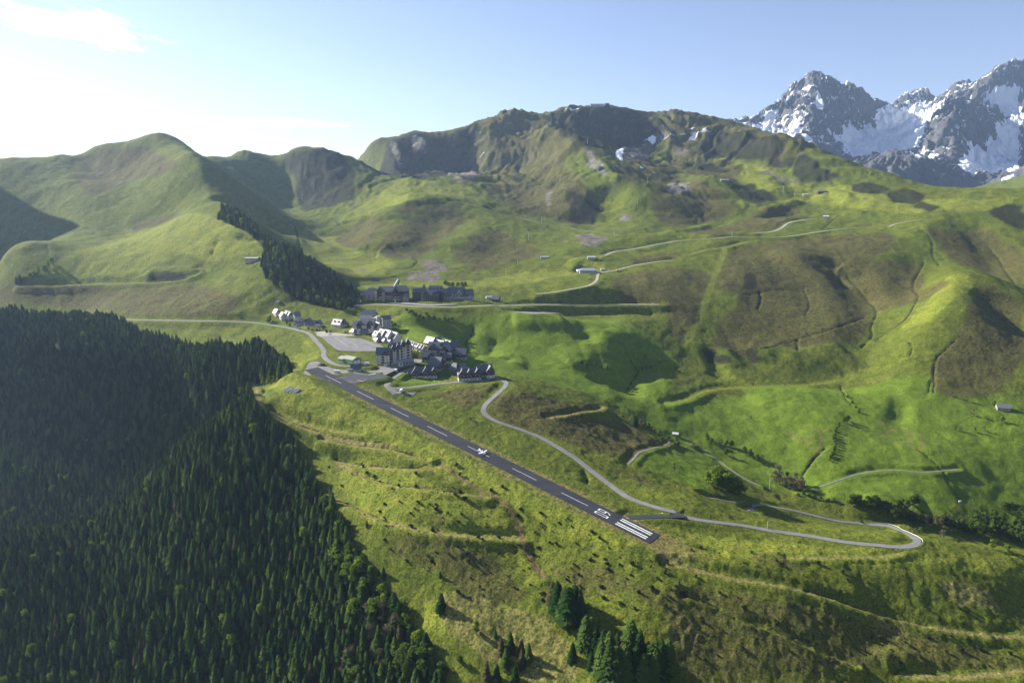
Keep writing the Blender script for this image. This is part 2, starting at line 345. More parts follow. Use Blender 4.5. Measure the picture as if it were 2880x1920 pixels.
TRACKS = {   # grassy or earth tracks: colour on the ground plus a shallow bench
 'a': ('b6 1490 770;1450 720;1390 640;1345 545;1322 450;1300 370;1260 300;1200 250;1100 205;1000 150;940 110;880 60;835 25;790 10', 1.6, 4, 'dirt'),
 'b': ('b6 40 215;150 265;300 330;450 395;600 435;750 460;900 480;1100 497;1350 510', 1.4, 5, 'pale'),
 'c': ('b6 115 22;250 80;400 130;550 160;750 180;950 210;1100 235', 1.3, 6, 'pale'),
 'd': ('b7 0 772;150 820;300 860;450 890;600 905;750 930;900 965;1050 1005;1200 1060;1350 1110;1500 1150;1700 1195;1900 1230;2100 1255;2340 1268', 1.5, 6, 'pale'),
 'e': ('b7 1540 1505;1640 1527;1800 1531;2000 1525;2200 1505;2340 1490', 1.6, 6, 'pale'),
 'f': ('b4 0 1022;80 1010;150 985;230 945;320 928;450 918;600 915;800 908;950 897;1080 880;1125 862', 2.2, 10, 'green'),
 'g': ('s 722 1090;725 1120;760 1160;830 1195;900 1220;1000 1240;1100 1250', 1.6, 6, 'pale'),
 'o': ('s 943 1298;1065 1316;1175 1320;1237 1310', 1.3, 6, 'pale'),
 'p': ('s 906 1237;1000 1255;1102 1267;1206 1298', 1.2, 5, 'pale'),
 'q': ('s 760 1150;830 1185;930 1210;1010 1222', 1.0, 4, 'pale'),
 'i': ('b8 990 632;1100 622;1230 598;1330 585;1420 570', 1.4, 6, 'pale'),
 'j': ('b1 150 1185;400 1180;700 1172;950 1165;1150 1155;1260 1130;1330 1090;1310 1060', 2.2, 9, 'green'),
 'k': ('b7 800 742;1000 745;1200 740;1400 745;1530 715', 1.0, 3, 'pale'),
 'l': ('b3 130 1335;250 1300;370 1285;540 1240', 1.6, 8, 'pale'),
 'm': ('b1 2010 1000;2060 1040;2110 1090;2180 1120', 2.0, 9, 'pale'),
 'n': ('b7 100 980;300 1060;480 1150;640 1200;800 1270;960 1340;1100 1420;1250 1480', .9, 3, 'green'),
}
LIFTLINE = 'b4 370 0;320 150;260 300;200 470;150 560;100 640'
MASKS = """
heather|b4 300 120;700 60;1100 60;1180 200;1350 370;1330 520;1230 620;850 660;650 640;430 690;260 660;330 500;480 300;500 200
heather|b4 0 130;260 140;210 460;110 610;0 560
heather|b4 1330 100;1600 60;1700 160;1660 300;1500 330;1400 200
heather|b4 2060 220;2352 350;2352 760;2200 900;2060 1000;1760 960;1760 750;1900 600;1990 400
heather|b3 1700 1150;2100 1150;2352 1300;2352 1529;2100 1450;1850 1350
heather|b3 900 1215;1450 1180;1500 1260;1300 1400;1500 1500;1900 1500;1900 1529;100 1529;350 1420;420 1300;700 1240
heather|b8 520 480;800 440;1100 520;1400 570;1250 640;1000 640;1500 680;1700 720;1850 850;1680 970;1500 960;1100 830;700 700;480 600
heather|b8 50 430;330 380;560 370;420 500;300 560;100 480
heather|b8 1330 990;1700 1090;1900 1200;1750 1180;1500 1080
heather|b6 620 480;900 500;1100 560;1250 700;1400 850;1300 950;1000 950;750 720;500 640;400 520
heather|b6 1450 700;1900 650;2100 780;2352 900;2352 1000;1900 900;1550 800
heather|b6 640 330;780 300;900 420;760 460
heather|b7 0 900;300 950;700 1000;1100 1080;1500 1200;2000 1330;2340 1400;2340 1490;1500 1430;1300 1500;800 1568;0 1568
heather|b7 550 700;750 720;870 790;900 850;700 800;560 770
heather|b2 1100 600;1300 480;1600 400;1750 560;1880 720;1700 840;1500 780;1250 720;1120 650
heather|b2 380 1000;480 850;700 700;860 680;980 760;900 860;780 960;640 1060;450 1050
heather|b2 880 1010;1000 900;1180 860;1320 950;1520 1020;1300 1070;1050 1140;930 1080
heather|b2 80 890;230 830;350 760;460 820;330 950;170 990
heather|b2 470 760;560 670;660 680;600 770
heather|b2 900 400;1150 240;1400 200;1650 300;1400 340;1200 520;1040 500
heather|b2 1180 110;1320 80;1450 120;1600 230;1720 310;1620 380;1400 330;1250 300;1120 300;1080 220
heather|b2 1300 330;1500 330;1640 400;1560 480;1400 460;1260 470
heather|b2 1980 430;2150 380;2352 420;2352 520;2100 560;2000 520
heather|b3 0 640;300 700;500 760;420 860;150 800;0 760
heather|b2 2210 560;2352 510;2352 850;2200 780;2190 650
heather|b2 1930 1170;2200 1130;2352 1100;2352 1340;2050 1340;1950 1250
heather|b2 2020 1060;2352 1000;2352 1050;2060 1090
heather|b3 0 830;180 830;400 950;480 1030;300 1100;0 1160
heather|b3 100 1180;560 1060;760 1000;880 1020;760 1130;600 1180;250 1210
heather|b1 0 1200;400 1190;900 1200;1300 1180;1600 1280;1500 1390;900 1380;500 1330;0 1300
heather|b1 500 250;1000 260;1200 420;900 480;600 600;500 500
heather|b1 860 740;1250 650;1100 760;900 830
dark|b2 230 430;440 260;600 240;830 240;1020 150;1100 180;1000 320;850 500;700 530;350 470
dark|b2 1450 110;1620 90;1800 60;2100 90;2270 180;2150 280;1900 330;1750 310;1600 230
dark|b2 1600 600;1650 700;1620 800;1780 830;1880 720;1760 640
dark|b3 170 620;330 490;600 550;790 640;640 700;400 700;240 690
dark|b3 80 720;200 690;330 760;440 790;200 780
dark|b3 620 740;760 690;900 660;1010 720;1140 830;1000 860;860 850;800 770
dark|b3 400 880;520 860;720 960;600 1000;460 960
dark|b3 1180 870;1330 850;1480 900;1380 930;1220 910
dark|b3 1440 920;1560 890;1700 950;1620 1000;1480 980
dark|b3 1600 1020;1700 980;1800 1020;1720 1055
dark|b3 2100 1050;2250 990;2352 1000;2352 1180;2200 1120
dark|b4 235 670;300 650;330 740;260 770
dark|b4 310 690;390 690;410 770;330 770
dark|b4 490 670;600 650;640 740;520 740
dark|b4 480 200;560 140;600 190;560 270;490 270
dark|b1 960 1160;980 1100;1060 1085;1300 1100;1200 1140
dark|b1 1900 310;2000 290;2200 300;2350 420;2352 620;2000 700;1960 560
lush|s 1100 900;1400 880;1700 900;1900 1000;1880 1130;2200 1080;2600 1050;2880 1130;2880 1480;2500 1430;2150 1360;1850 1220;1700 1120;1400 1050;1250 1000
lush|a1 1340 430;1600 400;2100 470;2050 640;2000 690;1500 600
lush|a1 1350 1000;1500 920;1900 940;1800 1000;1500 1040
lush|b8 1600 980;1700 930;1950 900;2281 900;2281 1250;2000 1150
yellow|s 740 1080;900 1090;1500 1380;1900 1560;1700 1540;1300 1360;1000 1250;800 1180
yellow|s 1000 1260;1300 1400;1500 1500;1300 1560;1050 1500;950 1350
yellow|b1 100 1150;400 1000;900 800;1200 720;1500 740;1700 840;1740 960;1400 1010;1150 990;900 1100;500 1150
yellow|b1 1960 800;2200 850;2352 960;2352 1060;2100 1010
yellow|b2 0 950;200 1000;400 1020;520 1100;300 1230;180 1100;0 1080
yellow|b2 250 1180;700 1200;1000 1200;1300 1150;1640 1090;1700 1060;1550 1050;1900 1030;1700 1160;1300 1230;1000 1250;600 1240;300 1260
yellow|b2 560 520;900 560;1060 580;860 640;600 680;300 760;100 840;300 680
yellow|b3 300 700;600 740;900 880;1300 880;1500 950;2000 960;2352 960;2100 1040;1500 1060;1000 990;700 980
yellow|b4 1850 180;2040 210;1990 300;1700 500;1500 560;1650 400
yellow|b6 700 900;900 880;1250 960;1400 1080;1300 1180;1000 1100;800 1150;650 1050
yellow|a1 560 560;640 560;700 680;690 740;640 780;420 880;400 820;480 700
yellow|b7 0 530;400 620;900 650;1500 690;2340 740;2340 900;1700 800;900 790;400 740
straw|b6 800 850;1250 960;1500 1050;1700 1250;1700 1458;1350 1458;1050 1250;800 1100
straw|b7 0 1050;150 1130;260 1300;200 1420;0 1300
straw|b7 1360 1160;1550 1170;1650 1340;1500 1370;1380 1290
straw|b7 1750 900;2100 950;2200 1100;1900 1050
straw|b4 1280 180;1400 250;1420 400;1350 600;1380 420;1280 260
scree|b2 640 1090;740 1050;830 1100;870 1140;700 1140
scree|b2 610 1130;780 1140;780 1220;700 1200;560 1190
scree|b2 1700 900;1760 880;1890 910;1860 960;1760 975;1690 940
scree|b2 1490 590;1540 590;1530 700;1515 750;1495 680
scree|b2 840 500;880 480;1050 520;900 560
scree|b2 1960 760;2080 760;2060 800;1970 810
scree|b2 1950 320;2100 300;2250 230;2352 240;2200 290;2020 420
scree|b3 0 620;160 640;150 700;0 640
scree|b3 560 760;700 800;900 870;700 830
scree|b2 220 1070;250 1080;380 1210;350 1220
scree|b2 380 1075;400 1090;450 1190;440 1200
rock|b2 590 260;660 230;720 380;700 390;620 330
rock|b2 1740 310;1800 340;1940 540;1930 560;1800 450
rock|b2 440 270;480 280;560 470;520 480
rock|b3 0 850;150 840;130 930;0 920
snow|b2 1005 270;1100 180;1112 185;1020 280
snow|b2 1115 190;1170 180;1160 200;1118 203
snow|b2 1150 240;1230 224;1275 230;1200 245
snow|b2 1180 195;1208 198;1195 212
snow|b2 1230 245;1265 245;1262 254
snow|b2 1030 400;1085 350;1115 300;1120 308;1090 358;1035 403
snow|b2 1600 80;1750 45;1800 42;1700 68;1610 85
snow|b2 1525 95;1580 90;1550 98
snow|b2 1950 350;1975 320;2010 325;1995 370;2012 405;1990 408
snow|b2 2095 295;2200 240;2270 215;2270 235;2200 270;2352 232;2352 242;2190 290
snow|b2 2250 155;2290 180;2270 183
snow|b2 2300 182;2352 195;2352 202
snow|b2 2108 445;2155 452;2120 455
snow|b2 2080 325;2110 322;2090 332
snow|b2 2040 430;2075 433;2060 437
snow|b2 2260 95;2320 85;2330 105;2290 98
snow|b3 0 490;60 505;180 490;190 500;70 515;0 500
snow|b3 0 540;130 520;250 490;270 500;150 525;40 550
snow|b3 110 545;200 520;300 510;290 525;200 530;140 580;130 560
snow|b3 220 550;240 535;230 555
snow|b3 50 600;80 592;75 606
snow|b3 355 535;370 533;365 543
snow|b3 430 565;445 560;440 600
"""
def carve(P, hw, bank, dz=.25):
    idx, d, zz, al, sd = seg_dist(P, hw+bank+6)
    if not len(idx): return
    m = hw+np.maximum(1.2, .0042*GY.ravel()[idx]); k = sstep(0, 1, np.clip((d-m)/bank, 0, 1))
    Z.ravel()[idx] = Z.ravel()[idx]*k+(zz-dz)*(1-k)
def plane_patch(s, bank=12, zoff=.25, n=6):
    """flatten the ground under a paved area given by its outline; returns the outline on a best-fit plane"""
    H = hits(s); A = np.c_[H[:, :2], np.ones(len(H))]; c = np.linalg.lstsq(A, H[:, 2], rcond=None)[0]
    H[:, 2] = A@c
    m = blur(poly_mask(H, 0), 2); lo = (GX > H[:, 0].min()-60) & (GX < H[:, 0].max()+60) & (GY > H[:, 1].min()-60) & (GY < H[:, 1].max()+60)
    idx, d, zz, al, sd = seg_dist(np.vstack([H, H[:1]]), bank+4)
    pl = c[0]*GX+c[1]*GY+c[2]-zoff
    k = np.zeros(GX.size); k[idx] = 1-sstep(2, bank, d); k = np.maximum(k.reshape(GX.shape), m > .02)
    Z[:] = Z*(1-k)+pl*k
    return H
# ---- build up the relief
apply_strokes()
FAR = sstep(700, 2000, GY)
nearm = 1-sstep(900, 1500, GY)
_rwa = (GX-RW_NEAR[0])*RW_H[0]+(GY-RW_NEAR[1])*RW_H[1]; _rwn = (GX-RW_NEAR[0])*RW_N[0]+(GY-RW_NEAR[1])*RW_N[1]
_vil = np.exp(-(((GX+110)/170)**2+((GY-800)/120)**2)**2)            # gentler ground in the village
calm = np.clip(1-_vil*.85, 0, 1)
Z += calm*(1-.55*sstep(850, 1250, GY))*(2.2*fbm(GX/70, GY/70, 3, 2)+1.1*fbm(GX/22, GY/22, 11, 2)*(1-.5*FAR))
Z += FAR*(4*fbm(GX/260, GY/260, 21, 3)+7*(ridged(GX/330, GY/330, 31, 4, .45)-.7)*sstep(.1, .9, FAR))
# unseen mountains added outside the left edge, shaped to shade ravine and far-left slope
_off = 1-sstep(-.90, -.78, T2)
_q = -.891*GX+.454*GY; _p = .454*GX+.891*GY
_m1 = 650*np.exp(-((_p-525)/95)**4-((_q-1950)/270)**2); _m2 = 635*np.exp(-((_p-945)/165)**4-((_q-2420)/300)**2)
Z[:] = np.maximum(Z, _off*(np.maximum(_m1, _m2)*1.65+200)-600)
# gullies running down from the summits
for _u, _v, _y, _a, _r, _k in ((1700, 294, 3200, 16, 620, 6), (1440, 312, 2900, 12, 520, 6), (1175, 378, 2800, 24, 480, 7), (915, 424, 2300, 6, 380, 6), (1930, 500, 2300, 10, 260, 6), (2140, 395, 3000, 14, 500, 6), (2260, 450, 2480, 7, 300, 6), (1620, 430, 2550, 14, 380, 6)):
    _P = at_y(_u, _v, _y); _dx, _dy = GX-_P[0], GY-_P[1]; _rr = np.hypot(_dx, _dy); _an = np.arctan2(_dy, _dx)+.3*fbm(GX/260, GY/260, int(_u), 3)
    Z += _a*np.exp(-(_rr/_r)**2)*sstep(120, 380, _rr)*(ridged(_an*_k, _rr/900, int(_v), 4, .5)-.85)
# gullies and terracettes on the open hillsides
_hill = sstep(820, 1100, GY)*(1-_vil)
Z += _hill*(1.1*(ridged(GX/85+.3*fbm(GX/120, GY/120, 5, 2), GY/140, 61, 3)-.75)+.7*fbm(GX/30, GY/30, 66, 2))
MK = {k: np.zeros(GX.shape, np.float32) for k in ('heather', 'dark', 'lush', 'yellow', 'straw', 'scree', 'rock', 'snow', 'dirt', 'pale', 'green', 'forest')}
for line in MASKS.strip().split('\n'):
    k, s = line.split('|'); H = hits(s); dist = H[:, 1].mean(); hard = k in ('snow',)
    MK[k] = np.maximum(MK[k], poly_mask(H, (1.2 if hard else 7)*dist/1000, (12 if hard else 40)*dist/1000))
for k in ('heather', 'yellow', 'straw'): MK[k] = blur(MK[k], 10)
MK['lush'] = blur(MK['lush'], 22); MK['heather'] *= 1-.35*(1-sstep(470, 560, GY))
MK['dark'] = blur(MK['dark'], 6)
for k in ('scree', 'rock'): MK[k] = blur(MK[k], 6)
MK['snow'] = blur(MK['snow'], 1)
MK['heather'] = np.maximum(MK['heather'], .72*sstep(330, 470, Z+45*fbm(GX/160, GY/160, 57, 3)))
crag = blur(np.maximum(MK['rock'], MK['dark']*FAR*.7), 4)
Z += crag*(7*(ridged(GX/110, GY/110, 51, 4)-.8))*sstep(1400, 2200, GY)
# ---- runway bench
k = sstep(16, 42, np.abs(_rwn))*1.; kk = np.maximum(k, np.maximum(1-sstep(-30, -8, _rwa), sstep(400, 425, _rwa)))
Z[:] = Z*kk+(RW_NEAR[2]+RW_S*_rwa-.25)*(1-kk)
# ---- paved areas, roads, tracks
PAVED = {}
for nm, s in (('car_park', 'a1 690 562;760 556;890 553;1010 562;1140 592;1255 640;1300 690;1215 702;1050 699;872 693;830 676;790 645;740 606'),
              ('gravel_yard', 'a1 515 898;560 850;590 815;650 800;740 812;830 842;960 862;1080 858;1200 850;1330 862;1440 842;1530 800;1560 740;1640 745;1620 800;1500 862;1430 885;1290 942;1180 925;1010 905;930 893;800 905;660 932;600 925'),
              ('entrance_square', 'a1 620 520;700 508;790 520;900 525;960 540;1010 560;890 552;760 556;690 561;650 545'),
              ('turning_area', 'a1 1290 1035;1380 1050;1500 1048;1610 1036;1590 1070;1560 1105;1480 1108;1390 1095;1360 1110'),
              ('parking_terrace', 'a1 1290 232;1500 236;1700 246;1960 250;1950 262;1700 266;1500 258;1340 250'),
              ('works_terrace', 'b2 1245 1395;1330 1398;1480 1403;1620 1407;1600 1416;1400 1416;1280 1408')):
    PAVED[nm] = plane_patch(s)
RLINES = {}
for nm, (s, hw, bank, sm) in ROADS.items():
    P = smooth_line(hits(s), 4., sm)
    for _ in range(5): P[1:-1, :2] = (P[:-2, :2]+2*P[1:-1, :2]+P[2:, :2])/4
    RLINES[nm] = P; carve(P, hw, bank)
for nm, (s, hw, bank, col) in TRACKS.items():
    P = smooth_line(hits(s), 4., 12); carve(P, hw, bank, .1)
    idx, d, zz, al, sd = seg_dist(P, hw+8); MK[col].ravel()[idx] = np.maximum(MK[col].ravel()[idx], 1-sstep(hw*.7, hw+1.2, d+.9*noise(GX.ravel()[idx]/7, GY.ravel()[idx]/7, 3)))
P = smooth_line(hits(LIFTLINE), 6.); idx, d, zz, al, sd = seg_dist(P, 16); MK['green'].ravel()[idx] = np.maximum(MK['green'].ravel()[idx], .95*(1-sstep(4, 8, d)))
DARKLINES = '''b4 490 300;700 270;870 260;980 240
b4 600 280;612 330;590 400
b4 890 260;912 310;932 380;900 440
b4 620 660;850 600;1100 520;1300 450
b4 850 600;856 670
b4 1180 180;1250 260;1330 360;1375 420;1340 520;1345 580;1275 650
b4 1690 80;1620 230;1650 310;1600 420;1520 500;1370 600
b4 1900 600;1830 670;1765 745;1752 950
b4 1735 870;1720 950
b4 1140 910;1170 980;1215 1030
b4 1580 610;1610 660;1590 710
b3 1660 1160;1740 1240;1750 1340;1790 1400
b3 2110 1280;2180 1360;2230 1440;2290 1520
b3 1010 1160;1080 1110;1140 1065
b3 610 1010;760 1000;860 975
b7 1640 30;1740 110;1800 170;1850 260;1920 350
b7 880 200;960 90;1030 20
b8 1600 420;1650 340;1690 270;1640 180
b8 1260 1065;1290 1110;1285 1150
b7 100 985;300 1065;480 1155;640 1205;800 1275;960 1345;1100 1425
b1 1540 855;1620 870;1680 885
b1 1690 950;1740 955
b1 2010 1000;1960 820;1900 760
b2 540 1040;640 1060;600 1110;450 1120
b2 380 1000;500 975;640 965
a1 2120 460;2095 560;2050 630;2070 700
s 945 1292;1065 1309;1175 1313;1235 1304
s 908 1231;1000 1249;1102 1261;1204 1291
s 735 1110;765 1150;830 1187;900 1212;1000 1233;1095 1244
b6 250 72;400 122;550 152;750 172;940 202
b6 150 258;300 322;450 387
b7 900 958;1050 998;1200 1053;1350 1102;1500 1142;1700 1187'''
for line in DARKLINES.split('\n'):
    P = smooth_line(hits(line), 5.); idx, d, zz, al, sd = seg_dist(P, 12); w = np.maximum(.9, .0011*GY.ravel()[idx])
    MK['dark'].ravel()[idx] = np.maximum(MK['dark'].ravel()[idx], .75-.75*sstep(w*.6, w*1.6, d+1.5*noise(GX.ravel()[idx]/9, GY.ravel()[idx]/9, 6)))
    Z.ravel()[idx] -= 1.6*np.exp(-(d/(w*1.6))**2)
for line in '''b4 970 1190;1020 1250;1000 1310;940 1400
b4 990 1200;1050 1200
b4 790 1205;880 1260;960 1320
b4 910 1245;1010 1285
b4 1370 1155;1470 1190;1440 1225;1385 1215
b4 1390 1215;1500 1270;1640 1320;1690 1270;1600 1210;1540 1205
b4 1590 1215;1600 1290'''.split('\n'):
    P = smooth_line(hits(line), 4.); idx, d, zz, al, sd = seg_dist(P, 10); MK['dirt'].ravel()[idx] = np.maximum(MK['dirt'].ravel()[idx], .55-.55*sstep(1.0, 3.2, d+1.5*noise(GX.ravel()[idx]/6, GY.ravel()[idx]/6, 6)))
# worn strip beside the runway
w = (1-sstep(9, 20, np.abs(_rwn)+4*fbm(GX/14, GY/14, 8, 2)))*sstep(-55, -5, _rwa)*(1-sstep(300, 380, _rwa)); MK['straw'] = np.maximum(MK['straw'], .95*w); MK['dirt'] = np.maximum(MK['dirt'], .45*(1-sstep(9, 13, np.abs(_rwn)+3*fbm(GX/9, GY/9, 18, 2)))*sstep(-30, -5, _rwa)*(1-sstep(120, 200, _rwa)))
# fine roughness everywhere but on the paved ground
flat = np.minimum(sstep(11, 20, np.abs(_rwn))+sstep(410, 430, _rwa)+(1-sstep(-20, -8, _rwa)), 1)
for H in PAVED.values(): flat *= 1-blur(poly_mask(H, 0), 3)
for nm, P in RLINES.items():
    idx, d, zz, al, sd = seg_dist(P, 14); q = np.ones(GX.size); q[idx] = sstep(5, 11, d); flat = np.minimum(flat, q.reshape(GX.shape))
Z += flat*nearm*(1-.65*MK['lush'])*(.5*fbm(GX/6, GY/6, 71, 2)+1.0*np.clip(noise(GX/4.3, GY/4.3, 77)-.12, 0, 1)*(.6+.25*MK['heather']+MK['straw']*.5))
Z += flat*FAR*1.1*fbm(GX/18, GY/18, 81, 2)
# ================================================================ helpers: objects, materials
COL = SC.collection
def link(o, parent=None):
    COL.objects.link(o)
    if parent is not None: o.parent = parent
    return o
def tag(o, label=None, cat=None, group=None, kind=None):
    for k, v in (('label', label), ('category', cat), ('group', group), ('kind', kind)):
        if v: o[k] = v
    return o
def mesh_np(name, V, Fq, mats=(), smooth=True):
    me = bpy.data.meshes.new(name); V = np.asarray(V, np.float32); Fq = np.asarray(Fq, np.int32); n = Fq.shape[1]
    me.vertices.add(len(V)); me.vertices.foreach_set('co', V.ravel())
    me.loops.add(Fq.size); me.loops.foreach_set('vertex_index', Fq.ravel())
    me.polygons.add(len(Fq)); me.polygons.foreach_set('loop_start', np.arange(0, Fq.size, n, dtype=np.int32)); me.polygons.foreach_set('loop_total', np.full(len(Fq), n, np.int32))
    me.polygons.foreach_set('use_smooth', np.full(len(Fq), smooth)); me.update(calc_edges=True)
    for m in mats: me.materials.append(m)
    return me
def obj(name, me, parent=None, **kw):
    o = bpy.data.objects.new(name, me); link(o, parent); return tag(o, **kw)
def newmat(name):
    m = bpy.data.materials.new(name); m.use_nodes = True; nt = m.node_tree; b = nt.nodes['Principled BSDF']
    b.inputs['Specular IOR Level'].default_value = .2
    return m, nt, b, nt.nodes.new, nt.links.new
def flatmat(name, col, rough=.8, var=.25, scale=1.5, spec=.2, metal=0, bump=0):
    """plain coloured material with noise variation"""
    m, nt, b, N, L = newmat(name); b.inputs['Roughness'].default_value = rough; b.inputs['Specular IOR Level'].default_value = spec; b.inputs['Metallic'].default_value = metal
    tc = N('ShaderNodeTexCoord'); n = N('ShaderNodeTexNoise'); n.inputs['Scale'].default_value = scale; n.inputs['Detail'].default_value = 6; L(tc.outputs['Object'], n.inputs['Vector'])
    r = N('ShaderNodeValToRGB'); c = np.array(col); r.color_ramp.elements[0].position = .3; r.color_ramp.elements[1].position = .7
    r.color_ramp.elements[0].color = (*(c*(1-var)), 1); r.color_ramp.elements[1].color = (*np.minimum(c*(1+var), 1), 1)
    L(n.outputs[0], r.inputs[0]); L(r.outputs[0], b.inputs['Base Color'])
    if bump:
        bp = N('ShaderNodeBump'); bp.inputs['Strength'].default_value = .5; bp.inputs['Distance'].default_value = bump; L(n.outputs[0], bp.inputs['Height']); L(bp.outputs[0], b.inputs['Normal'])
    return m
def ground_material():
    m, nt, b, N, L = newmat('mountain_ground'); b.inputs['Roughness'].default_value = .95; b.inputs['Specular IOR Level'].default_value = .05
    tc = N('ShaderNodeTexCoord')
    def nz(sc, det=5, rough=.6, dist=0):
        n = N('ShaderNodeTexNoise'); n.inputs['Scale'].default_value = sc; n.inputs['Detail'].default_value = det; n.inputs['Roughness'].default_value = rough; n.inputs['Distortion'].default_value = dist; L(tc.outputs['Object'], n.inputs['Vector']); return n.outputs[0]
    big = nz(.011, 5, .62, .5); mid = nz(.06, 6, .68, .3); fin = nz(.24, 6, .75); tiny = nz(.62, 4, .75)
    def mth(op, a, c=None, clamp=False):
        q = N('ShaderNodeMath'); q.operation = op; q.use_clamp = clamp
        for i, v in enumerate((a, c)):
            if v is None: continue
            if isinstance(v, (int, float)): q.inputs[i].default_value = v
            else: L(v, q.inputs[i])
        return q.outputs[0]
    def ramp(v, a, c):
        q = N('ShaderNodeMapRange'); q.interpolation_type = 'SMOOTHSTEP'; q.inputs[1].default_value = a; q.inputs[2].default_value = c; L(v, q.inputs[0]); return q.outputs[0]
    def mix(f, a, c):
        q = N('ShaderNodeMixRGB')
        if isinstance(f, (int, float)): q.inputs[0].default_value = f
        else: L(f, q.inputs[0])
        for i, v in ((1, a), (2, c)):
            if isinstance(v, tuple): q.inputs[i].default_value = (*v, 1)
            else: L(v, q.inputs[i])
        return q.outputs[0]
    def attr(nm):
        a = N('ShaderNodeAttribute'); a.attribute_name = nm; s = N('ShaderNodeSeparateColor'); L(a.outputs['Color'], s.inputs[0]); return s.outputs
    A = attr('ma'); B = attr('mb'); C = attr('mc'); D = attr('md')
    def edge(mask, noisev, k=1.0, w=.28):            # mask with a noisy, broken edge
        s = mth('ADD', mask, mth('MULTIPLY', mth('SUBTRACT', noisev, .5), k)); return ramp(s, .5-w, .5+w)
    mixn = mth('ADD', mth('MULTIPLY', mid, .6), mth('MULTIPLY', fin, .4))
    g = mix(ramp(mixn, .36, .64), (.050, .076, .011), (.124, .140, .021))
    g = mix(mth('MULTIPLY', ramp(big, .42, .62), .6), g, (.084, .110, .016))
    lush = mix(ramp(mixn, .35, .65), (.076, .124, .012), (.124, .178, .019))
    g = mix(edge(A[2], mixn, .9), g, lush)
    yel = mix(ramp(mixn, .35, .65), (.100, .136, .019), (.176, .190, .030))
    g = mix(edge(B[0], mixn, .9), g, yel)
    straw = mix(ramp(fin, .38, .6), (.088, .098, .026), (.185, .175, .056))
    g = mix(edge(B[1], mth('ADD', mth('MULTIPLY', fin, .7), mth('MULTIPLY', mid, .3)), 1.6, .22), g, straw)
    hea = mix(ramp(fin, .36, .62), (.040, .038, .015), (.100, .086, .034)); hea = mix(ramp(mid, .42, .62), hea, (.080, .082, .024))
    g = mix(mth('MULTIPLY', edge(A[0], mixn, 1.8, .3), .9), g, hea)
    drk = mix(ramp(fin, .38, .62), (.012, .015, .009), (.036, .036, .020))  # dark shrubs, with shade of the steep far faces put into the colour
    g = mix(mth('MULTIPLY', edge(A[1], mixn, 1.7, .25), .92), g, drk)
    scr = mix(ramp(mixn, .35, .65), (.09, .083, .07), (.17, .16, .14)); g = mix(edge(B[2], mixn, 1.3, .2), g, scr)
    g = mix(edge(D[2], mixn, .6), g, (.035, .030, .018))
    g = mix(mth('MULTIPLY', D[0], .75), g, mix(fin, (.115, .145, .024), (.175, .20, .034)))      # green tracks
    g = mix(mth('MULTIPLY', C[2], .8), g, mix(fin, (.15, .13, .05), (.24, .20, .09)))
    g = mix(mth('MULTIPLY', C[1], .85), g, mix(fin, (.10, .065, .035), (.20, .14, .08)))
    # dark dots of low shrubs, thicker where heather grows
    vo = N('ShaderNodeTexVoronoi'); vo.inputs['Scale'].default_value = .13; vo.inputs['Randomness'].default_value = 1; L(tc.outputs['Object'], vo.inputs['Vector'])
    dens = mth('ADD', mth('MULTIPLY', ramp(big, .45, .68), .26), mth('ADD', mth('MULTIPLY', A[0], .16), mth('MULTIPLY', A[1], .30)))
    dot = ramp(mth('SUBTRACT', mth('ADD', dens, mth('MULTIPLY', mth('SUBTRACT', fin, .5), .5)), vo.outputs['Distance']), -.04, .10)
    g = mix(mth('MULTIPLY', mth('MULTIPLY', dot, .75), mth('SUBTRACT', 1.0, mth('MULTIPLY', A[2], .8))), g, (.024, .030, .012))
    # bare rock where it is really steep
    geo = N('ShaderNodeNewGeometry'); sp = N('ShaderNodeSeparateXYZ'); L(geo.outputs['True Normal'], sp.inputs[0])
    steep = ramp(mth('ADD', sp.outputs[2], mth('MULTIPLY', mth('SUBTRACT', mixn, .5), .5)), .72, .52)
    rockc = mix(ramp(mixn, .3, .7), (.07, .068, .062), (.24, .235, .22))
    g = mix(mth('MULTIPLY', mth('MAXIMUM', mth('MULTIPLY', steep, .18), edge(C[0], mixn, 1.4, .2)), D[1]), g, rockc)
    # tussocks: fine mottling
    g2 = N('ShaderNodeMixRGB'); g2.blend_type = 'MULTIPLY'; L(mth('SUBTRACT', 1.0, mth('MULTIPLY', A[2], .55)), g2.inputs[0]); L(g, g2.inputs[1]); L(mix(ramp(tiny, .3, .62), (.34, .38, .32), (1.42, 1.36, 1.22)), g2.inputs[2]); g = g2.outputs[0]
    sn = N('ShaderNodeAttribute'); sn.attribute_name = 'snow'; sf = edge(sn.outputs['Fac'], mixn, .7, .12)
    g = mix(sf, g, (.82, .84, .88))
    L(g, b.inputs['Base Color'])
    bp = N('ShaderNodeBump'); bp.inputs['Strength'].default_value = .8; bp.inputs['Distance'].default_value = 1.0
    h = mth('ADD', mth('MULTIPLY', fin, 1.0), mth('MULTIPLY', tiny, .9)); h = mth('ADD', h, mth('MULTIPLY', mid, 2.6)); L(h, bp.inputs['Height']); L(bp.outputs[0], b.inputs['Normal'])
    return m
def grid_faces(n, m):
    i = np.arange(n*m).reshape(n, m); return np.stack([i[:-1, :-1], i[:-1, 1:], i[1:, 1:], i[1:, :-1]], -1).reshape(-1, 4)
def set_col(me, name, chans):
    a = me.color_attributes.new(name, 'FLOAT_COLOR', 'POINT'); v = np.ones((len(me.vertices), 4), np.float32)
    for i, c in enumerate(chans): v[:, i] = np.asarray(c, np.float32).ravel()
    a.data.foreach_set('color', v.ravel())
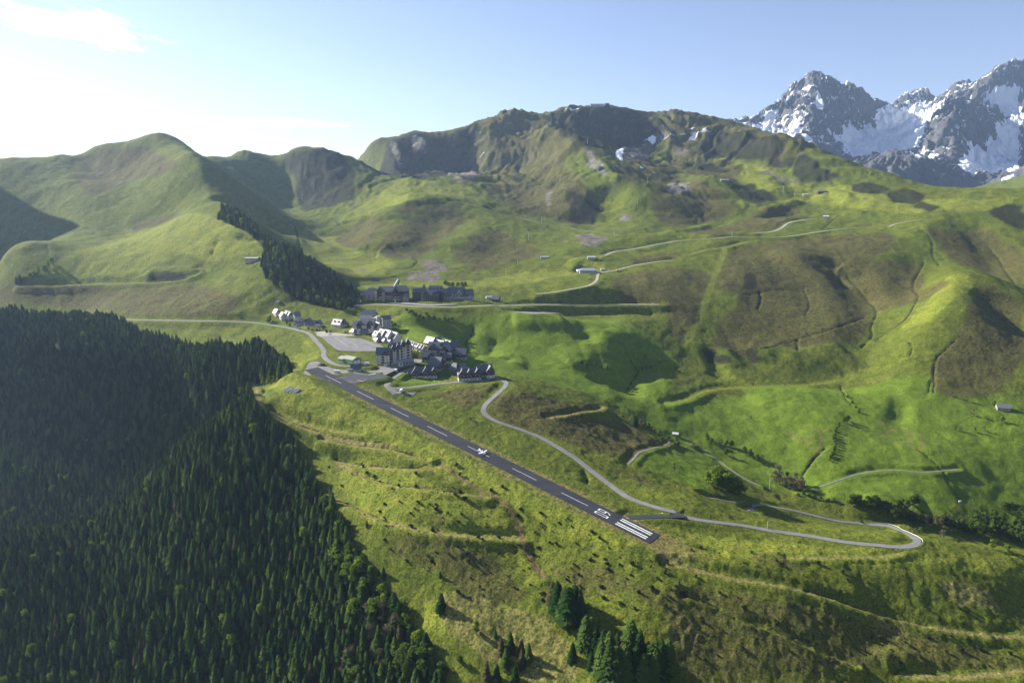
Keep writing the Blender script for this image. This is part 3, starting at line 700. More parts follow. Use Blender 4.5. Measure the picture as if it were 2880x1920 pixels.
def build_ground():
    me = mesh_np('terrain', np.stack([GX, GY, Z], -1).reshape(-1, 3), grid_faces(*GX.shape), [ground_material()])
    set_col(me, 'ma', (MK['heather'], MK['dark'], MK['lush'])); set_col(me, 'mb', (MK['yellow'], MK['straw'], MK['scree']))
    set_col(me, 'mc', (MK['rock'], MK['dirt'], MK['pale'])); set_col(me, 'md', (MK['green'], sstep(1000, 1700, GY), MK['forest']))
    a = me.attributes.new('snow', 'FLOAT', 'POINT'); a.data.foreach_set('value', MK['snow'].ravel().astype(np.float32))
    return obj('terrain', me, kind='structure')
# ================================================================ snow mountains beyond
SNOW_R = """
b3 -400 620 4800;-200 560 5000;0 520 5300;330 480 5600;420 455 5650;640 390 5900;800 265 6150;955 148 6300;1040 155 6350;1130 180 6400;1240 225 6500;1290 290 6600;1370 350 6900;1520 310 7400;1560 280 7500;1640 270 7600;1740 300 7500;1960 203 7000;2005 220 6950;2140 120 6800;2180 95 6800;2330 68 6900;2500 40 7000;2900 100 7000
"""
SNOW_C = """
930 340 5750;980 440 5400;1010 640 4950;1000 740 4600;640 480 5700;560 560 5300;830 630 5000;750 400 5850;1200 350 6150;1100 550 5600;1250 500 5950;1350 450 6350;1450 560 5900;1250 690 5300;1400 650 5480
1940 298 6000;1840 342 5950;1700 490 5700;1630 620 5500;1660 700 5300;1750 760 4900;2190 470 6050;2050 600 5700;2150 780 5200;1950 500 5600;1850 650 5200;2250 350 6600;2300 500 6300;2250 650 5900;2300 750 5400;1600 400 7000;1700 340 7250;1550 350 7300
1500 650 5000;1400 720 4850;1640 750 4800;1600 870 4500;1350 800 4600;1200 740 5000;1900 900 4600;2200 900 4600;2300 850 4500;2352 760 4700;1780 420 6350;2000 380 6500;2080 300 6650
"""
SNOW_F = """
b3 370 490;640 400;740 380;690 490;640 580;520 540
b3 560 570;700 560;830 440;890 455;840 530;720 610;640 600
b3 810 640;860 570;930 520;930 560;870 600;830 640
b3 2130 240;2352 225;2352 740;2200 760;2060 790;1930 700;2000 650;2100 560;2200 470;2250 400;2140 300
b3 1390 370;1560 330;1800 300;1835 330;1700 480;1640 620;1560 650;1400 660;1250 690;1100 560;1120 480;1250 520;1370 480
b3 990 220;1100 300;1220 360;1200 350;1080 300
b3 990 290;1040 330;1060 430;1010 390
b3 1000 160;1050 180;1040 210
b3 910 230;950 180;960 240;930 260
b3 1140 190;1200 240;1270 330;1220 290
b3 1900 740;1940 700;2050 810;2000 800
b3 2200 860;2250 800;2270 830;2210 880
b3 1700 640;1780 680;1740 700
b3 1640 620;1690 600;1650 700;1580 680
b3 1930 400;1960 500;1940 490
b3 2020 360;2060 420;2040 410
"""
def build_snow():
    global GX, GY, Z, TT, YY, LL, TI, LI
    keep = (GX, GY, Z, TT, YY, LL, TI, LI)
    sc, u0, v0 = ZM['b3']; P = []
    for q in SNOW_R.strip()[3:].split(';'):
        a, c, y = (float(k) for k in q.split()); p = at_y(u0+a/sc, v0+c/sc, y); P.append(p); p2 = at_y(u0+a/sc, v0+c/sc, y*1.08); P.append((p2[0], p2[1], p[2]-.07*y))
    for line in SNOW_C.strip().split('\n'):
        for q in line.split(';'):
            a, c, y = (float(k) for k in q.split()); P.append(at_y(u0+a/sc, v0+c/sc, y))
    for t in (0.05, .3, .5, .7, .9, 1.1): P.append((t*4000, 4000, -60)); P.append((t*8700, 8700, 700))
    P += [(500, 5200, 200), (300, 6500, 400), (900, 7000, 700)]
    TT = np.linspace(.10, 1.15, 560); YY = np.geomspace(4050, 8600, 430); LL = np.log(YY); TI = np.arange(len(TT)); LI = np.arange(len(LL))
    T2, L2 = np.meshgrid(TT, LL); GY = np.exp(L2); GX = T2*GY
    mod = tps_fit(np.array(P), 1e-5); c = np.linspace(TT[0], TT[-1], 140); r = np.linspace(LL[0], LL[-1], 120)
    zz = tps_eval(mod, *np.meshgrid(c, r)).reshape(120, 140); Z = bil(zz, c[0], c[-1], r[0], r[-1], T2, L2)
    wx = GX+90*fbm(GX/500, GY/500, 3, 3); wy = GY+90*fbm(GX/500, GY/500, 8, 3)
    rd = ridged(wx/620, wy/620, 13, 6, .52)
    Z = Z+26*(rd-1.0)+16*(ridged(wx/170, wy/170, 43, 4)-.9)
    gul = np.zeros(GX.shape); fin = np.zeros(GX.shape)
    for u, v, y, amp, rad, kf in ((2286, 214, 6300, 60, 1100, 5), (2705, 278, 6000, 55, 900, 5), (2807, 190, 6800, 60, 1200, 4), (2577, 265, 7600, 40, 800, 4), (2518, 426, 5000, 25, 600, 5), (2140, 316, 5900, 30, 900, 4)):
        p = at_y(u, v, y); dx, dy = GX-p[0], GY-p[1]; r = np.hypot(dx, dy); an = np.arctan2(dy, dx)+.35*fbm(GX/420, GY/420, int(u), 3)
        rg = ridged(an*kf, r/1400, int(v), 4, .55)-.85; ww = np.exp(-(r/rad)**2)*sstep(30, 260, r); Z = Z+amp*ww*rg; gul = gul-ww*rg; fin = np.maximum(fin, np.exp(-(r/(rad*1.5))**2)*(-.1-(ridged(an*kf*3.2+.5*fbm(GX/160, GY/160, int(u)+5, 2), r/700, int(v)+3, 3, .5)-.75)))
    Z = Z+9*fbm(GX/48, GY/48, 91, 3)
    S = np.zeros(GX.shape, np.float32)
    for line in SNOW_F.strip().split('\n'): S = np.maximum(S, poly_mask(hits(line, 4060), 45, 260))
    S = blur(S, 3)
    # couloirs hold snow: hollows of the relief, higher up
    con = blur(Z, 10)-Z
    S = np.clip(.06+S*1.0+(.25*sstep(2, 16, con)+.55*sstep(.15, .8, gul)+.75*sstep(.1, .65, fin))*sstep(250, 750, Z)+.08*sstep(500, 900, Z), 0, 1.1)
    gz, gx = np.gradient(Z); steep = np.hypot(gx/(np.gradient(GX, axis=1)), gz/np.gradient(GY, axis=0))
    S = np.clip(S-.45*sstep(1.0, 1.6, steep), 0, 1)
    m, nt, b, N, L = newmat('snowy_rock'); b.inputs['Roughness'].default_value = .9; b.inputs['Specular IOR Level'].default_value = .1
    tc = N('ShaderNodeTexCoord'); n1 = N('ShaderNodeTexNoise'); n1.inputs['Scale'].default_value = .012; n1.inputs['Detail'].default_value = 9; n1.inputs['Roughness'].default_value = .68; L(tc.outputs['Object'], n1.inputs['Vector'])
    mp = N('ShaderNodeMapping'); mp.inputs['Scale'].default_value = (1, 1, .35); mp.inputs['Rotation'].default_value = (.5, .3, .4); L(tc.outputs['Object'], mp.inputs[0])
    n2 = N('ShaderNodeTexNoise'); n2.inputs['Scale'].default_value = .03; n2.inputs['Detail'].default_value = 6; n2.inputs['Roughness'].default_value = .7; L(mp.outputs[0], n2.inputs['Vector'])
    rk = N('ShaderNodeValToRGB'); rk.color_ramp.elements[0].position = .3; rk.color_ramp.elements[1].position = .7; rk.color_ramp.elements[0].color = (.050, .051, .054, 1); rk.color_ramp.elements[1].color = (.13, .13, .128, 1); L(n2.outputs[0], rk.inputs[0])
    at = N('ShaderNodeAttribute'); at.attribute_name = 'snow'
    a1 = N('ShaderNodeMath'); a1.operation = 'MULTIPLY_ADD'; a1.inputs[1].default_value = .55; a1.inputs[2].default_value = -.275; L(n1.outputs[0], a1.inputs[0])
    a2 = N('ShaderNodeMath'); a2.operation = 'ADD'; L(a1.outputs[0], a2.inputs[0]); L(at.outputs['Fac'], a2.inputs[1])
    a3 = N('ShaderNodeMath'); a3.operation = 'MULTIPLY_ADD'; a3.inputs[1].default_value = .55; a3.inputs[2].default_value = -.275; L(n2.outputs[0], a3.inputs[0])
    a4 = N('ShaderNodeMath'); a4.operation = 'ADD'; L(a2.outputs[0], a4.inputs[0]); L(a3.outputs[0], a4.inputs[1])
    mr = N('ShaderNodeMapRange'); mr.interpolation_type = 'SMOOTHSTEP'; mr.inputs[1].default_value = .42; mr.inputs[2].default_value = .54; L(a4.outputs[0], mr.inputs[0])
    mx = N('ShaderNodeMixRGB'); L(mr.outputs[0], mx.inputs[0]); L(rk.outputs[0], mx.inputs[1]); mx.inputs[2].default_value = (.80, .82, .86, 1); L(mx.outputs[0], b.inputs['Base Color'])
    bp = N('ShaderNodeBump'); bp.inputs['Strength'].default_value = .7; bp.inputs['Distance'].default_value = 30; L(n1.outputs[0], bp.inputs['Height']); L(bp.outputs[0], b.inputs['Normal'])
    me = mesh_np('snow_mountains', np.stack([GX, GY, Z], -1).reshape(-1, 3), grid_faces(*GX.shape), [m])
    a = me.attributes.new('snow', 'FLOAT', 'POINT'); a.data.foreach_set('value', S.ravel().astype(np.float32))
    o = obj('snow_mountains', me, kind='structure')
    GX, GY, Z, TT, YY, LL, TI, LI = keep
    return o
def build_valley_floor():
    """low ground that carries the land on to the horizon"""
    n = 60; xs = np.linspace(-9000, 9000, n); ys = np.linspace(-4000, 10000, n); X, Y = np.meshgrid(xs, ys); z = -330+40*fbm(X/4000, Y/4000, 2, 3)
    obj('lowland', mesh_np('lowland', np.stack([X, Y, z], -1).reshape(-1, 3), grid_faces(n, n), [flatmat('lowland_grass', (.05, .07, .02), .95, .3, .002)]), kind='structure')
def build_haze():
    m = bpy.data.materials.new('haze_air'); m.use_nodes = True; nt = m.node_tree; nt.nodes.clear()
    v = nt.nodes.new('ShaderNodeVolumePrincipled'); o = nt.nodes.new('ShaderNodeOutputMaterial'); v.inputs['Color'].default_value = (.48, .68, 1, 1); v.inputs['Density'].default_value = HAZE_DENSITY; v.inputs['Anisotropy'].default_value = HAZE_ANISO
    nt.links.new(v.outputs[0], o.inputs['Volume'])
    x0, x1, y0, y1, z0, z1 = -9500, 9500, -4500, 10500, -420, 1720
    V = [(x, y, z) for z in (z0, z1) for y in (y0, y1) for x in (x0, x1)]
    obj('haze', mesh_np('haze', V, [(0, 2, 3, 1), (4, 5, 7, 6), (0, 1, 5, 4), (2, 6, 7, 3), (0, 4, 6, 2), (1, 3, 7, 5)], [m], False), kind='stuff')
# ================================================================ paved surfaces, runway
class MB:
    """collects polygons of one mesh"""
    def __init__(s): s.v = []; s.f = []; s.m = []
    def add(s, V, F, mi=0):
        b = len(s.v); s.v += [tuple(p) for p in V]; s.f += [tuple(i+b for i in f) for f in F]; s.m += [mi]*len(F); return s
    def box(s, x0, x1, y0, y1, z0, z1, mi=0, M=None):
        V = [(x, y, z) for z in (z0, z1) for y in (y0, y1) for x in (x0, x1)]
        if M is not None: V = [tuple(M@Vector(p)) for p in V]
        return s.add(V, [(0, 2, 3, 1), (4, 5, 7, 6), (0, 1, 5, 4), (2, 6, 7, 3), (0, 4, 6, 2), (1, 3, 7, 5)], mi)
    def tube(s, a, b, r0, r1, n=8, mi=0, cap=True):
        a = Vector(a); b = Vector(b); d = (b-a).normalized(); u = d.orthogonal().normalized(); w = d.cross(u)
        V = []; 
        for p, r in ((a, r0), (b, r1)):
            for i in range(n): t = 2*math.pi*i/n; V.append(p+(u*math.cos(t)+w*math.sin(t))*r)
        F = [(i, (i+1) % n, n+(i+1) % n, n+i) for i in range(n)]
        if cap: F += [tuple(range(n-1, -1, -1)), tuple(range(n, 2*n))]
        return s.add(V, F, mi)
    def loft(s, rings, mi=0, cap=True):
        n = len(rings[0]); V = [p for r in rings for p in r]; F = []
        for k in range(len(rings)-1):
            for i in range(n): F.append((k*n+i, k*n+(i+1) % n, (k+1)*n+(i+1) % n, (k+1)*n+i))
        if cap: F += [tuple(range(n-1, -1, -1)), tuple(range((len(rings)-1)*n, len(rings)*n))]
        return s.add(V, F, mi)
    def mesh(s, name, mats, smooth=False):
        me = bpy.data.meshes.new(name); me.from_pydata(s.v, [], s.f)
        for m in mats: me.materials.append(m)
        me.polygons.foreach_set('material_index', s.m); me.polygons.foreach_set('use_smooth', [smooth]*len(s.f)); me.update(); return me
M = {}
def asphalt(name, col, patch, rough=.85, streak=0.0, scale=.12):
    m, nt, b, N, L = newmat(name); b.inputs['Roughness'].default_value = rough; b.inputs['Specular IOR Level'].default_value = .25
    tc = N('ShaderNodeTexCoord'); n1 = N('ShaderNodeTexNoise'); n1.inputs['Scale'].default_value = scale; n1.inputs['Detail'].default_value = 8; n1.inputs['Roughness'].default_value = .65
    mp = N('ShaderNodeMapping'); mp.inputs['Rotation'].default_value = (0, 0, -math.atan2(RW_H[1], RW_H[0])); mp.inputs['Scale'].default_value = (.12 if streak else 1, 1, 1); L(tc.outputs['Object'], mp.inputs[0]); L(mp.outputs[0], n1.inputs['Vector'])
    n2 = N('ShaderNodeTexNoise'); n2.inputs['Scale'].default_value = 2.5; n2.inputs['Detail'].default_value = 3; L(tc.outputs['Object'], n2.inputs['Vector'])
    r = N('ShaderNodeValToRGB'); r.color_ramp.elements[0].position = .35; r.color_ramp.elements[1].position = .68; r.color_ramp.elements[0].color = (*col, 1); r.color_ramp.elements[1].color = (*patch, 1); L(n1.outputs[0], r.inputs[0])
    mx = N('ShaderNodeMixRGB'); mx.blend_type = 'MULTIPLY'; mx.inputs[0].default_value = .35; L(r.outputs[0], mx.inputs[1]); L(n2.outputs[0], mx.inputs[2]); L(mx.outputs[0], b.inputs['Base Color'])
    return m
def materials_paved():
    M['asphalt'] = asphalt('runway_asphalt', (.022, .026, .034), (.046, .050, .057), .8, 1, .25)
    M['old_asphalt'] = asphalt('old_asphalt', (.065, .068, .075), (.11, .11, .112), .85, 0, .1)
    M['road'] = asphalt('road_asphalt', (.17, .168, .165), (.24, .235, .228), .9, 0, .15)
    M['gravel'] = asphalt('gravel', (.19, .182, .17), (.27, .26, .24), .95, 0, .09)
    M['lane_gravel'] = asphalt('lane_gravel', (.15, .145, .13), (.21, .20, .18), .95, 0, .2)
    M['pale_gravel'] = asphalt('pale_gravel', (.28, .26, .225), (.40, .37, .32), .95, 0, .2)
    M['paint'] = flatmat('white_paint', (.60, .60, .585), .75, .22, .9)
    M['yellow_paint'] = flatmat('yellow_paint', (.62, .50, .20), .7, .15, 1.2)
def strip(P, hw, lift=.0, skirt=.5, close=0):
    """ribbon along a line, flat across, with short sides going into the ground"""
    P = np.asarray(P); d = np.gradient(P[:, :2], axis=0); d /= np.linalg.norm(d, axis=1)[:, None]; nrm = np.c_[-d[:, 1], d[:, 0]]
    n = len(P); rows = []
    for off, dz in ((hw, -skirt), (hw, lift), (0, lift+.04), (-hw, lift), (-hw, -skirt)): rows.append(np.c_[P[:, :2]+nrm*off, P[:, 2]+dz])
    V = np.stack(rows, 1).reshape(-1, 3); i = np.arange(n*5).reshape(n, 5)
    return V, np.stack([i[:-1, 1:], i[:-1, :-1], i[1:, :-1], i[1:, 1:]], -1).reshape(-1, 4)
def on_runway(u, v, dz=0):
    """photo pixel onto the sloping runway plane"""
    t, e = ray(u, v); a = RW_S*RW_H; y = (CAMZ-RW_NEAR[2]+a@RW_NEAR[:2])/(a@np.array([t, 1.])-e); x = t*y
    return (x, y, RW_NEAR[2]+a@(np.array([x, y])-RW_NEAR[:2])+dz)
def build_paved():
    materials_paved()
    mats = dict(turn_off='asphalt', main_road='road', valley_road='road', resort_road='pale_gravel', field_lane='lane_gravel', stream_lane='lane_gravel', spur_lane='lane_gravel', hairpin_lane='lane_gravel', reservoir_track='pale_gravel', ridge_track='pale_gravel', shelf_track='pale_gravel', bowl_track='gravel')
    for nm, P in RLINES.items():
        V, Fq = strip(P, ROADS[nm][1], .02); o = obj(nm, mesh_np(nm, V, Fq, [M[mats[nm]]], False), kind='structure')
    pm = dict(car_park='road', gravel_yard='gravel', entrance_square='pale_gravel', turning_area='road', parking_terrace='gravel', works_terrace='gravel')
    for k, (nm, H) in enumerate(PAVED.items()):
        dz = -.02*k+.06
        mb = MB(); n = len(H); mb.add([(x, y, z+dz) for x, y, z in H]+[(x, y, z-.6) for x, y, z in H], [tuple(range(n))]+[((i+1) % n, i, n+i, n+(i+1) % n) for i in range(n)])
        me = mb.mesh(nm, [M[pm[nm]]]); bm = bmesh.new(); bm.from_mesh(me); bmesh.ops.recalc_face_normals(bm, faces=bm.faces)
        if bm.faces: 
            f = max(bm.faces, key=lambda q: len(q.verts))
            if f.normal.z < 0: bmesh.ops.reverse_faces(bm, faces=bm.faces)
        bm.to_mesh(me); bm.free(); obj(nm, me, kind='structure')
    # lines on the car park
    H = PAVED['car_park']; o = bpy.data.objects['car_park']; c = np.linalg.lstsq(np.c_[H[:, :2], np.ones(len(H))], H[:, 2], rcond=None)[0]
    for s in ('a6 940 70;1230 250', 'a6 1130 80;1480 270', 'a6 1580 150;1900 268', 'a6 1765 158;2000 240'):
        a, b = hits(s)[:, :2]; d = (b-a)/np.linalg.norm(b-a); n = np.array([-d[1], d[0]])*.10; V = [(*p, c[0]*p[0]+c[1]*p[1]+c[2]+.075) for p in (a-n, b-n, b+n, a+n)]
        obj('parking_line', MB().add(V, [(0, 1, 2, 3)]).mesh('parking_line', [M['paint']]), o)
    # runway slab
    HW = 8.2; r = obj('runway', mesh_np('runway', *strip(np.array([rw(a, 0) for a in np.linspace(0, 402, 60)]), HW, .02, .5), [M['asphalt']], False), kind='structure')
    def mark(name, quads, mat='paint', dz=.075):
        mb = MB()
        for q in quads: mb.add([rw(a, n, dz) for a, n in q], [tuple(range(len(q)))])
        me = mb.mesh(name, [M[mat]])
        if me.polygons[0].normal.z < 0: me.flip_normals()
        return obj(name, me, r)
    per = RW_L/6.65
    for t in range(-1, 6):
        a1 = RW_L-t*per; mark('centre_line_dash', [[(a1, .24), (a1-per*.5, .24), (a1-per*.5, -.24), (a1, -.24)]])
    for n in (-4.9, -2.3, 2.3, 4.9): mark('threshold_stripe', [[(4.6, n-.72), (29.8, n-.72), (29.8, n+.72), (4.6, n+.72)]])
    # the numerals 0 and 9, read when coming from the low end: a is up, -n is right
    def bar(a0, a1, n0, n1): return [(a0, n0), (a1, n0), (a1, n1), (a0, n1)]
    b0, h = 37.5, 11.5
    mark('numeral_zero', [bar(b0, b0+h, 1.0, 1.6), bar(b0, b0+h, 3.6, 4.2), bar(b0, b0+1.3, 1.6, 3.6), bar(b0+h-1.3, b0+h, 1.6, 3.6)])
    mark('numeral_nine', [bar(b0+4.6, b0+h, -1.6, -1.0), bar(b0+3.6, b0+h, -4.2, -3.6), bar(b0+h-1.3, b0+h, -3.6, -1.6), bar(b0+4.6, b0+5.9, -3.6, -1.6), [(b0, -1.9), (b0+1.3, -1.5), (b0+3.8, -3.6), (b0+3.6, -4.2)]])
    # apron at the top and turn-off at the low end
    def slab(name, s, mat, dz, thick=.6, col=None):
        Q = [on_runway(u, v, dz) for u, v in px(s)]; n = len(Q); mb = MB(); mb.add(Q+[(x, y, z-thick) for x, y, z in Q], [tuple(range(n))]+[((i+1) % n, i, n+i, n+(i+1) % n) for i in range(n)])
        me = mb.mesh(name, [M[mat]])
        if me.polygons[0].normal.z < 0: me.flip_normals()
        return obj(name, me, kind='structure')
    ap = slab('apron', 'a6 560 905;610 950;740 985;860 978;1050 940;1240 872;1370 842;1480 862;1650 890;1850 862;2000 905;2120 940;2050 972;1600 1042;1280 1108;1430 1180;1000 1100;700 1010;540 950', 'old_asphalt', .012)
    def line(name, s, w, mat, parent):
        Q = [np.array(on_runway(u, v, .03)) for u, v in px(s)]; mb = MB()
        for a, b in zip(Q[:-1], Q[1:]):
            d = (b-a)/np.linalg.norm(b-a); n = np.array([-d[1], d[0], 0])*w/2; mb.add([a-n, b-n, b+n, a+n], [(0, 1, 2, 3)])
        obj(name, mb.mesh(name, [M[mat]]), parent)
    line('taxi_line', 'a6 860 1035;820 1020;830 1000;900 985;1050 962;1210 940', .5, 'yellow_paint', ap)
    line('taxi_line', 'a6 1450 1005;1585 1042', .8, 'yellow_paint', ap); line('taxi_line', 'a6 1250 1045;1500 1035;1640 1000', .35, 'yellow_paint', ap)
    line('stand_line', 'a6 1370 838;1480 860;1660 890', .6, 'paint', ap); line('stand_line', 'a6 1680 893;1860 860', 1.6, 'paint', ap)
# level the ground under apron and turn-off like the runway
def level_apron():
    for s in ('a6 540 900;610 940;740 980;860 970;1050 935;1240 868;1370 838;1480 860;1650 885;1850 858;2000 900;2130 938;2050 978;1600 1046;1280 1112;1430 1190;1000 1110;700 1020;530 955',):
        H = np.array([on_runway(u, v) for u, v in px(s)]); m = blur(poly_mask(H, 0), 2); idx, d, zz, al, sd = seg_dist(np.vstack([H, H[:1]]), 10)
        k = np.zeros(GX.size); k[idx] = 1-sstep(1.5, 9, d); k = np.maximum(k.reshape(GX.shape), m > .02)
        Z[:] = Z*(1-k)+(RW_NEAR[2]+RW_S*_rwa-.25)*k
        flat[:] = flat*(1-np.clip(k*1.2, 0, 1))
# ================================================================ buildings
def building_materials():
    def siding(name, c, dark, sc=1.1):        # boards
        m, nt, b, N, L = newmat(name); b.inputs['Roughness'].default_value = .85
        tc = N('ShaderNodeTexCoord'); w = N('ShaderNodeTexWave'); w.bands_direction = 'Z'; w.inputs['Scale'].default_value = sc; w.inputs['Distortion'].default_value = 1.5; L(tc.outputs['Object'], w.inputs['Vector'])
        n = N('ShaderNodeTexNoise'); n.inputs['Scale'].default_value = .8; n.inputs['Detail'].default_value = 5; L(tc.outputs['Object'], n.inputs['Vector'])
        a = N('ShaderNodeMath'); a.operation = 'MULTIPLY'; L(w.outputs['Fac'], a.inputs[0]); L(n.outputs[0], a.inputs[1])
        r = N('ShaderNodeValToRGB'); r.color_ramp.elements[0].color = (*dark, 1); r.color_ramp.elements[1].color = (*c, 1); r.color_ramp.elements[1].position = .6; L(a.outputs[0], r.inputs[0]); L(r.outputs[0], b.inputs['Base Color']); return m
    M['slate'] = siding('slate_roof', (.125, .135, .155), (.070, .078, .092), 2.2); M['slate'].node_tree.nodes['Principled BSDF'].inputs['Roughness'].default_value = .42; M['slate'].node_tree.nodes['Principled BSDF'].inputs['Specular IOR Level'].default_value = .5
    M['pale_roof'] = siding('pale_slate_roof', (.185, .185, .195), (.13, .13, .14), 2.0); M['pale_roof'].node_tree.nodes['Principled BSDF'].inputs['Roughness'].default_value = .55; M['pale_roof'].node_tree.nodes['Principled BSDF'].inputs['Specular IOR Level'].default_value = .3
    M['green_roof'] = siding('green_sheet_roof', (.30, .31, .24), (.25, .26, .20), .8); M['wood'] = siding('brown_boards', (.105, .065, .040), (.045, .028, .018), 1.6); M['dark_wood'] = siding('dark_boards', (.045, .038, .032), (.020, .017, .015), 1.6)
    M['white_wall'] = flatmat('white_render', (.52, .50, .44), .9, .10, .4); M['cream_wall'] = flatmat('cream_render', (.54, .50, .41), .9, .12, .4); M['grey_wall'] = flatmat('grey_render', (.38, .37, .35), .9, .12, .4)
    M['stone_wall'] = flatmat('stone_wall', (.27, .24, .19), .95, .35, 1.1, bump=.1); M['green_wall'] = flatmat('green_sheet_wall', (.155, .20, .14), .7, .10, .3); M['dark_green'] = flatmat('dark_green_cladding', (.035, .06, .045), .8, .2, .5)
    M['glass'] = flatmat('dark_window_glass', (.03, .035, .045), .12, .3, .6, .6); M['frame'] = flatmat('white_frame', (.7, .7, .68), .6, .05); M['concrete'] = flatmat('concrete', (.36, .35, .33), .9, .15, .6); M['metal'] = flatmat('galvanised_metal', (.45, .47, .50), .4, .1, 1, .5, .5); M['white_metal'] = flatmat('white_sheet_metal', (.42, .42, .43), .5, .1, .5)
    def win(name, w, h):
        mb = MB(); mb.box(-w/2-.1, w/2+.1, -.07, .0, -.1, h+.1, 1); mb.box(-w/2, w/2, -.10, -.01, 0, h, 0); mb.box(-.04, .04, -.12, -.02, 0, h, 1); return mb.mesh(name, [M['glass'], M['frame']])
    VEG['win'] = win('window', 1.3, 1.45); VEG['bigwin'] = win('wide_window', 2.4, 1.7); VEG['smallwin'] = win('small_window', .8, .9)
    mb = MB(); mb.box(-.55, .55, -.09, .0, 0, 2.2); VEG['door'] = mb.mesh('door', [M['wood']])
    mb = MB(); mb.box(-1.7, 1.7, -1.25, 0, -.18, 0, 1); mb.box(-1.7, 1.7, -1.25, -1.17, .05, .95, 0); mb.box(-1.7, -1.62, -1.17, 0, .05, .95, 0); mb.box(1.62, 1.7, -1.17, 0, .05, .95, 0); VEG['balcony'] = mb.mesh('balcony', [M['wood'], M['concrete']])
    mb = MB(); mb.box(-1.7, 1.7, -1.25, 0, -.18, 0, 1); mb.box(-1.7, 1.7, -1.25, -1.17, .0, 1.0, 0); mb.box(-1.7, -1.58, -1.25, 0, 0, 2.7, 0); VEG['white_balcony'] = mb.mesh('balcony', [M['white_wall'], M['concrete']])
    mb = MB(); mb.box(-.45, .45, -.35, .35, -1.5, 1.2, 0); mb.box(-.55, .55, -.45, .45, 1.2, 1.35, 1); VEG['chimney'] = mb.mesh('chimney', [M['stone_wall'], M['concrete']])
def sub(root, name, me, loc, rz=0, **kw):
    o = bpy.data.objects.new(name, me); o.location = loc; o.rotation_euler = (0, 0, rz); link(o, root); return tag(o, **kw)
CAM_XY = np.array([0., 0.])
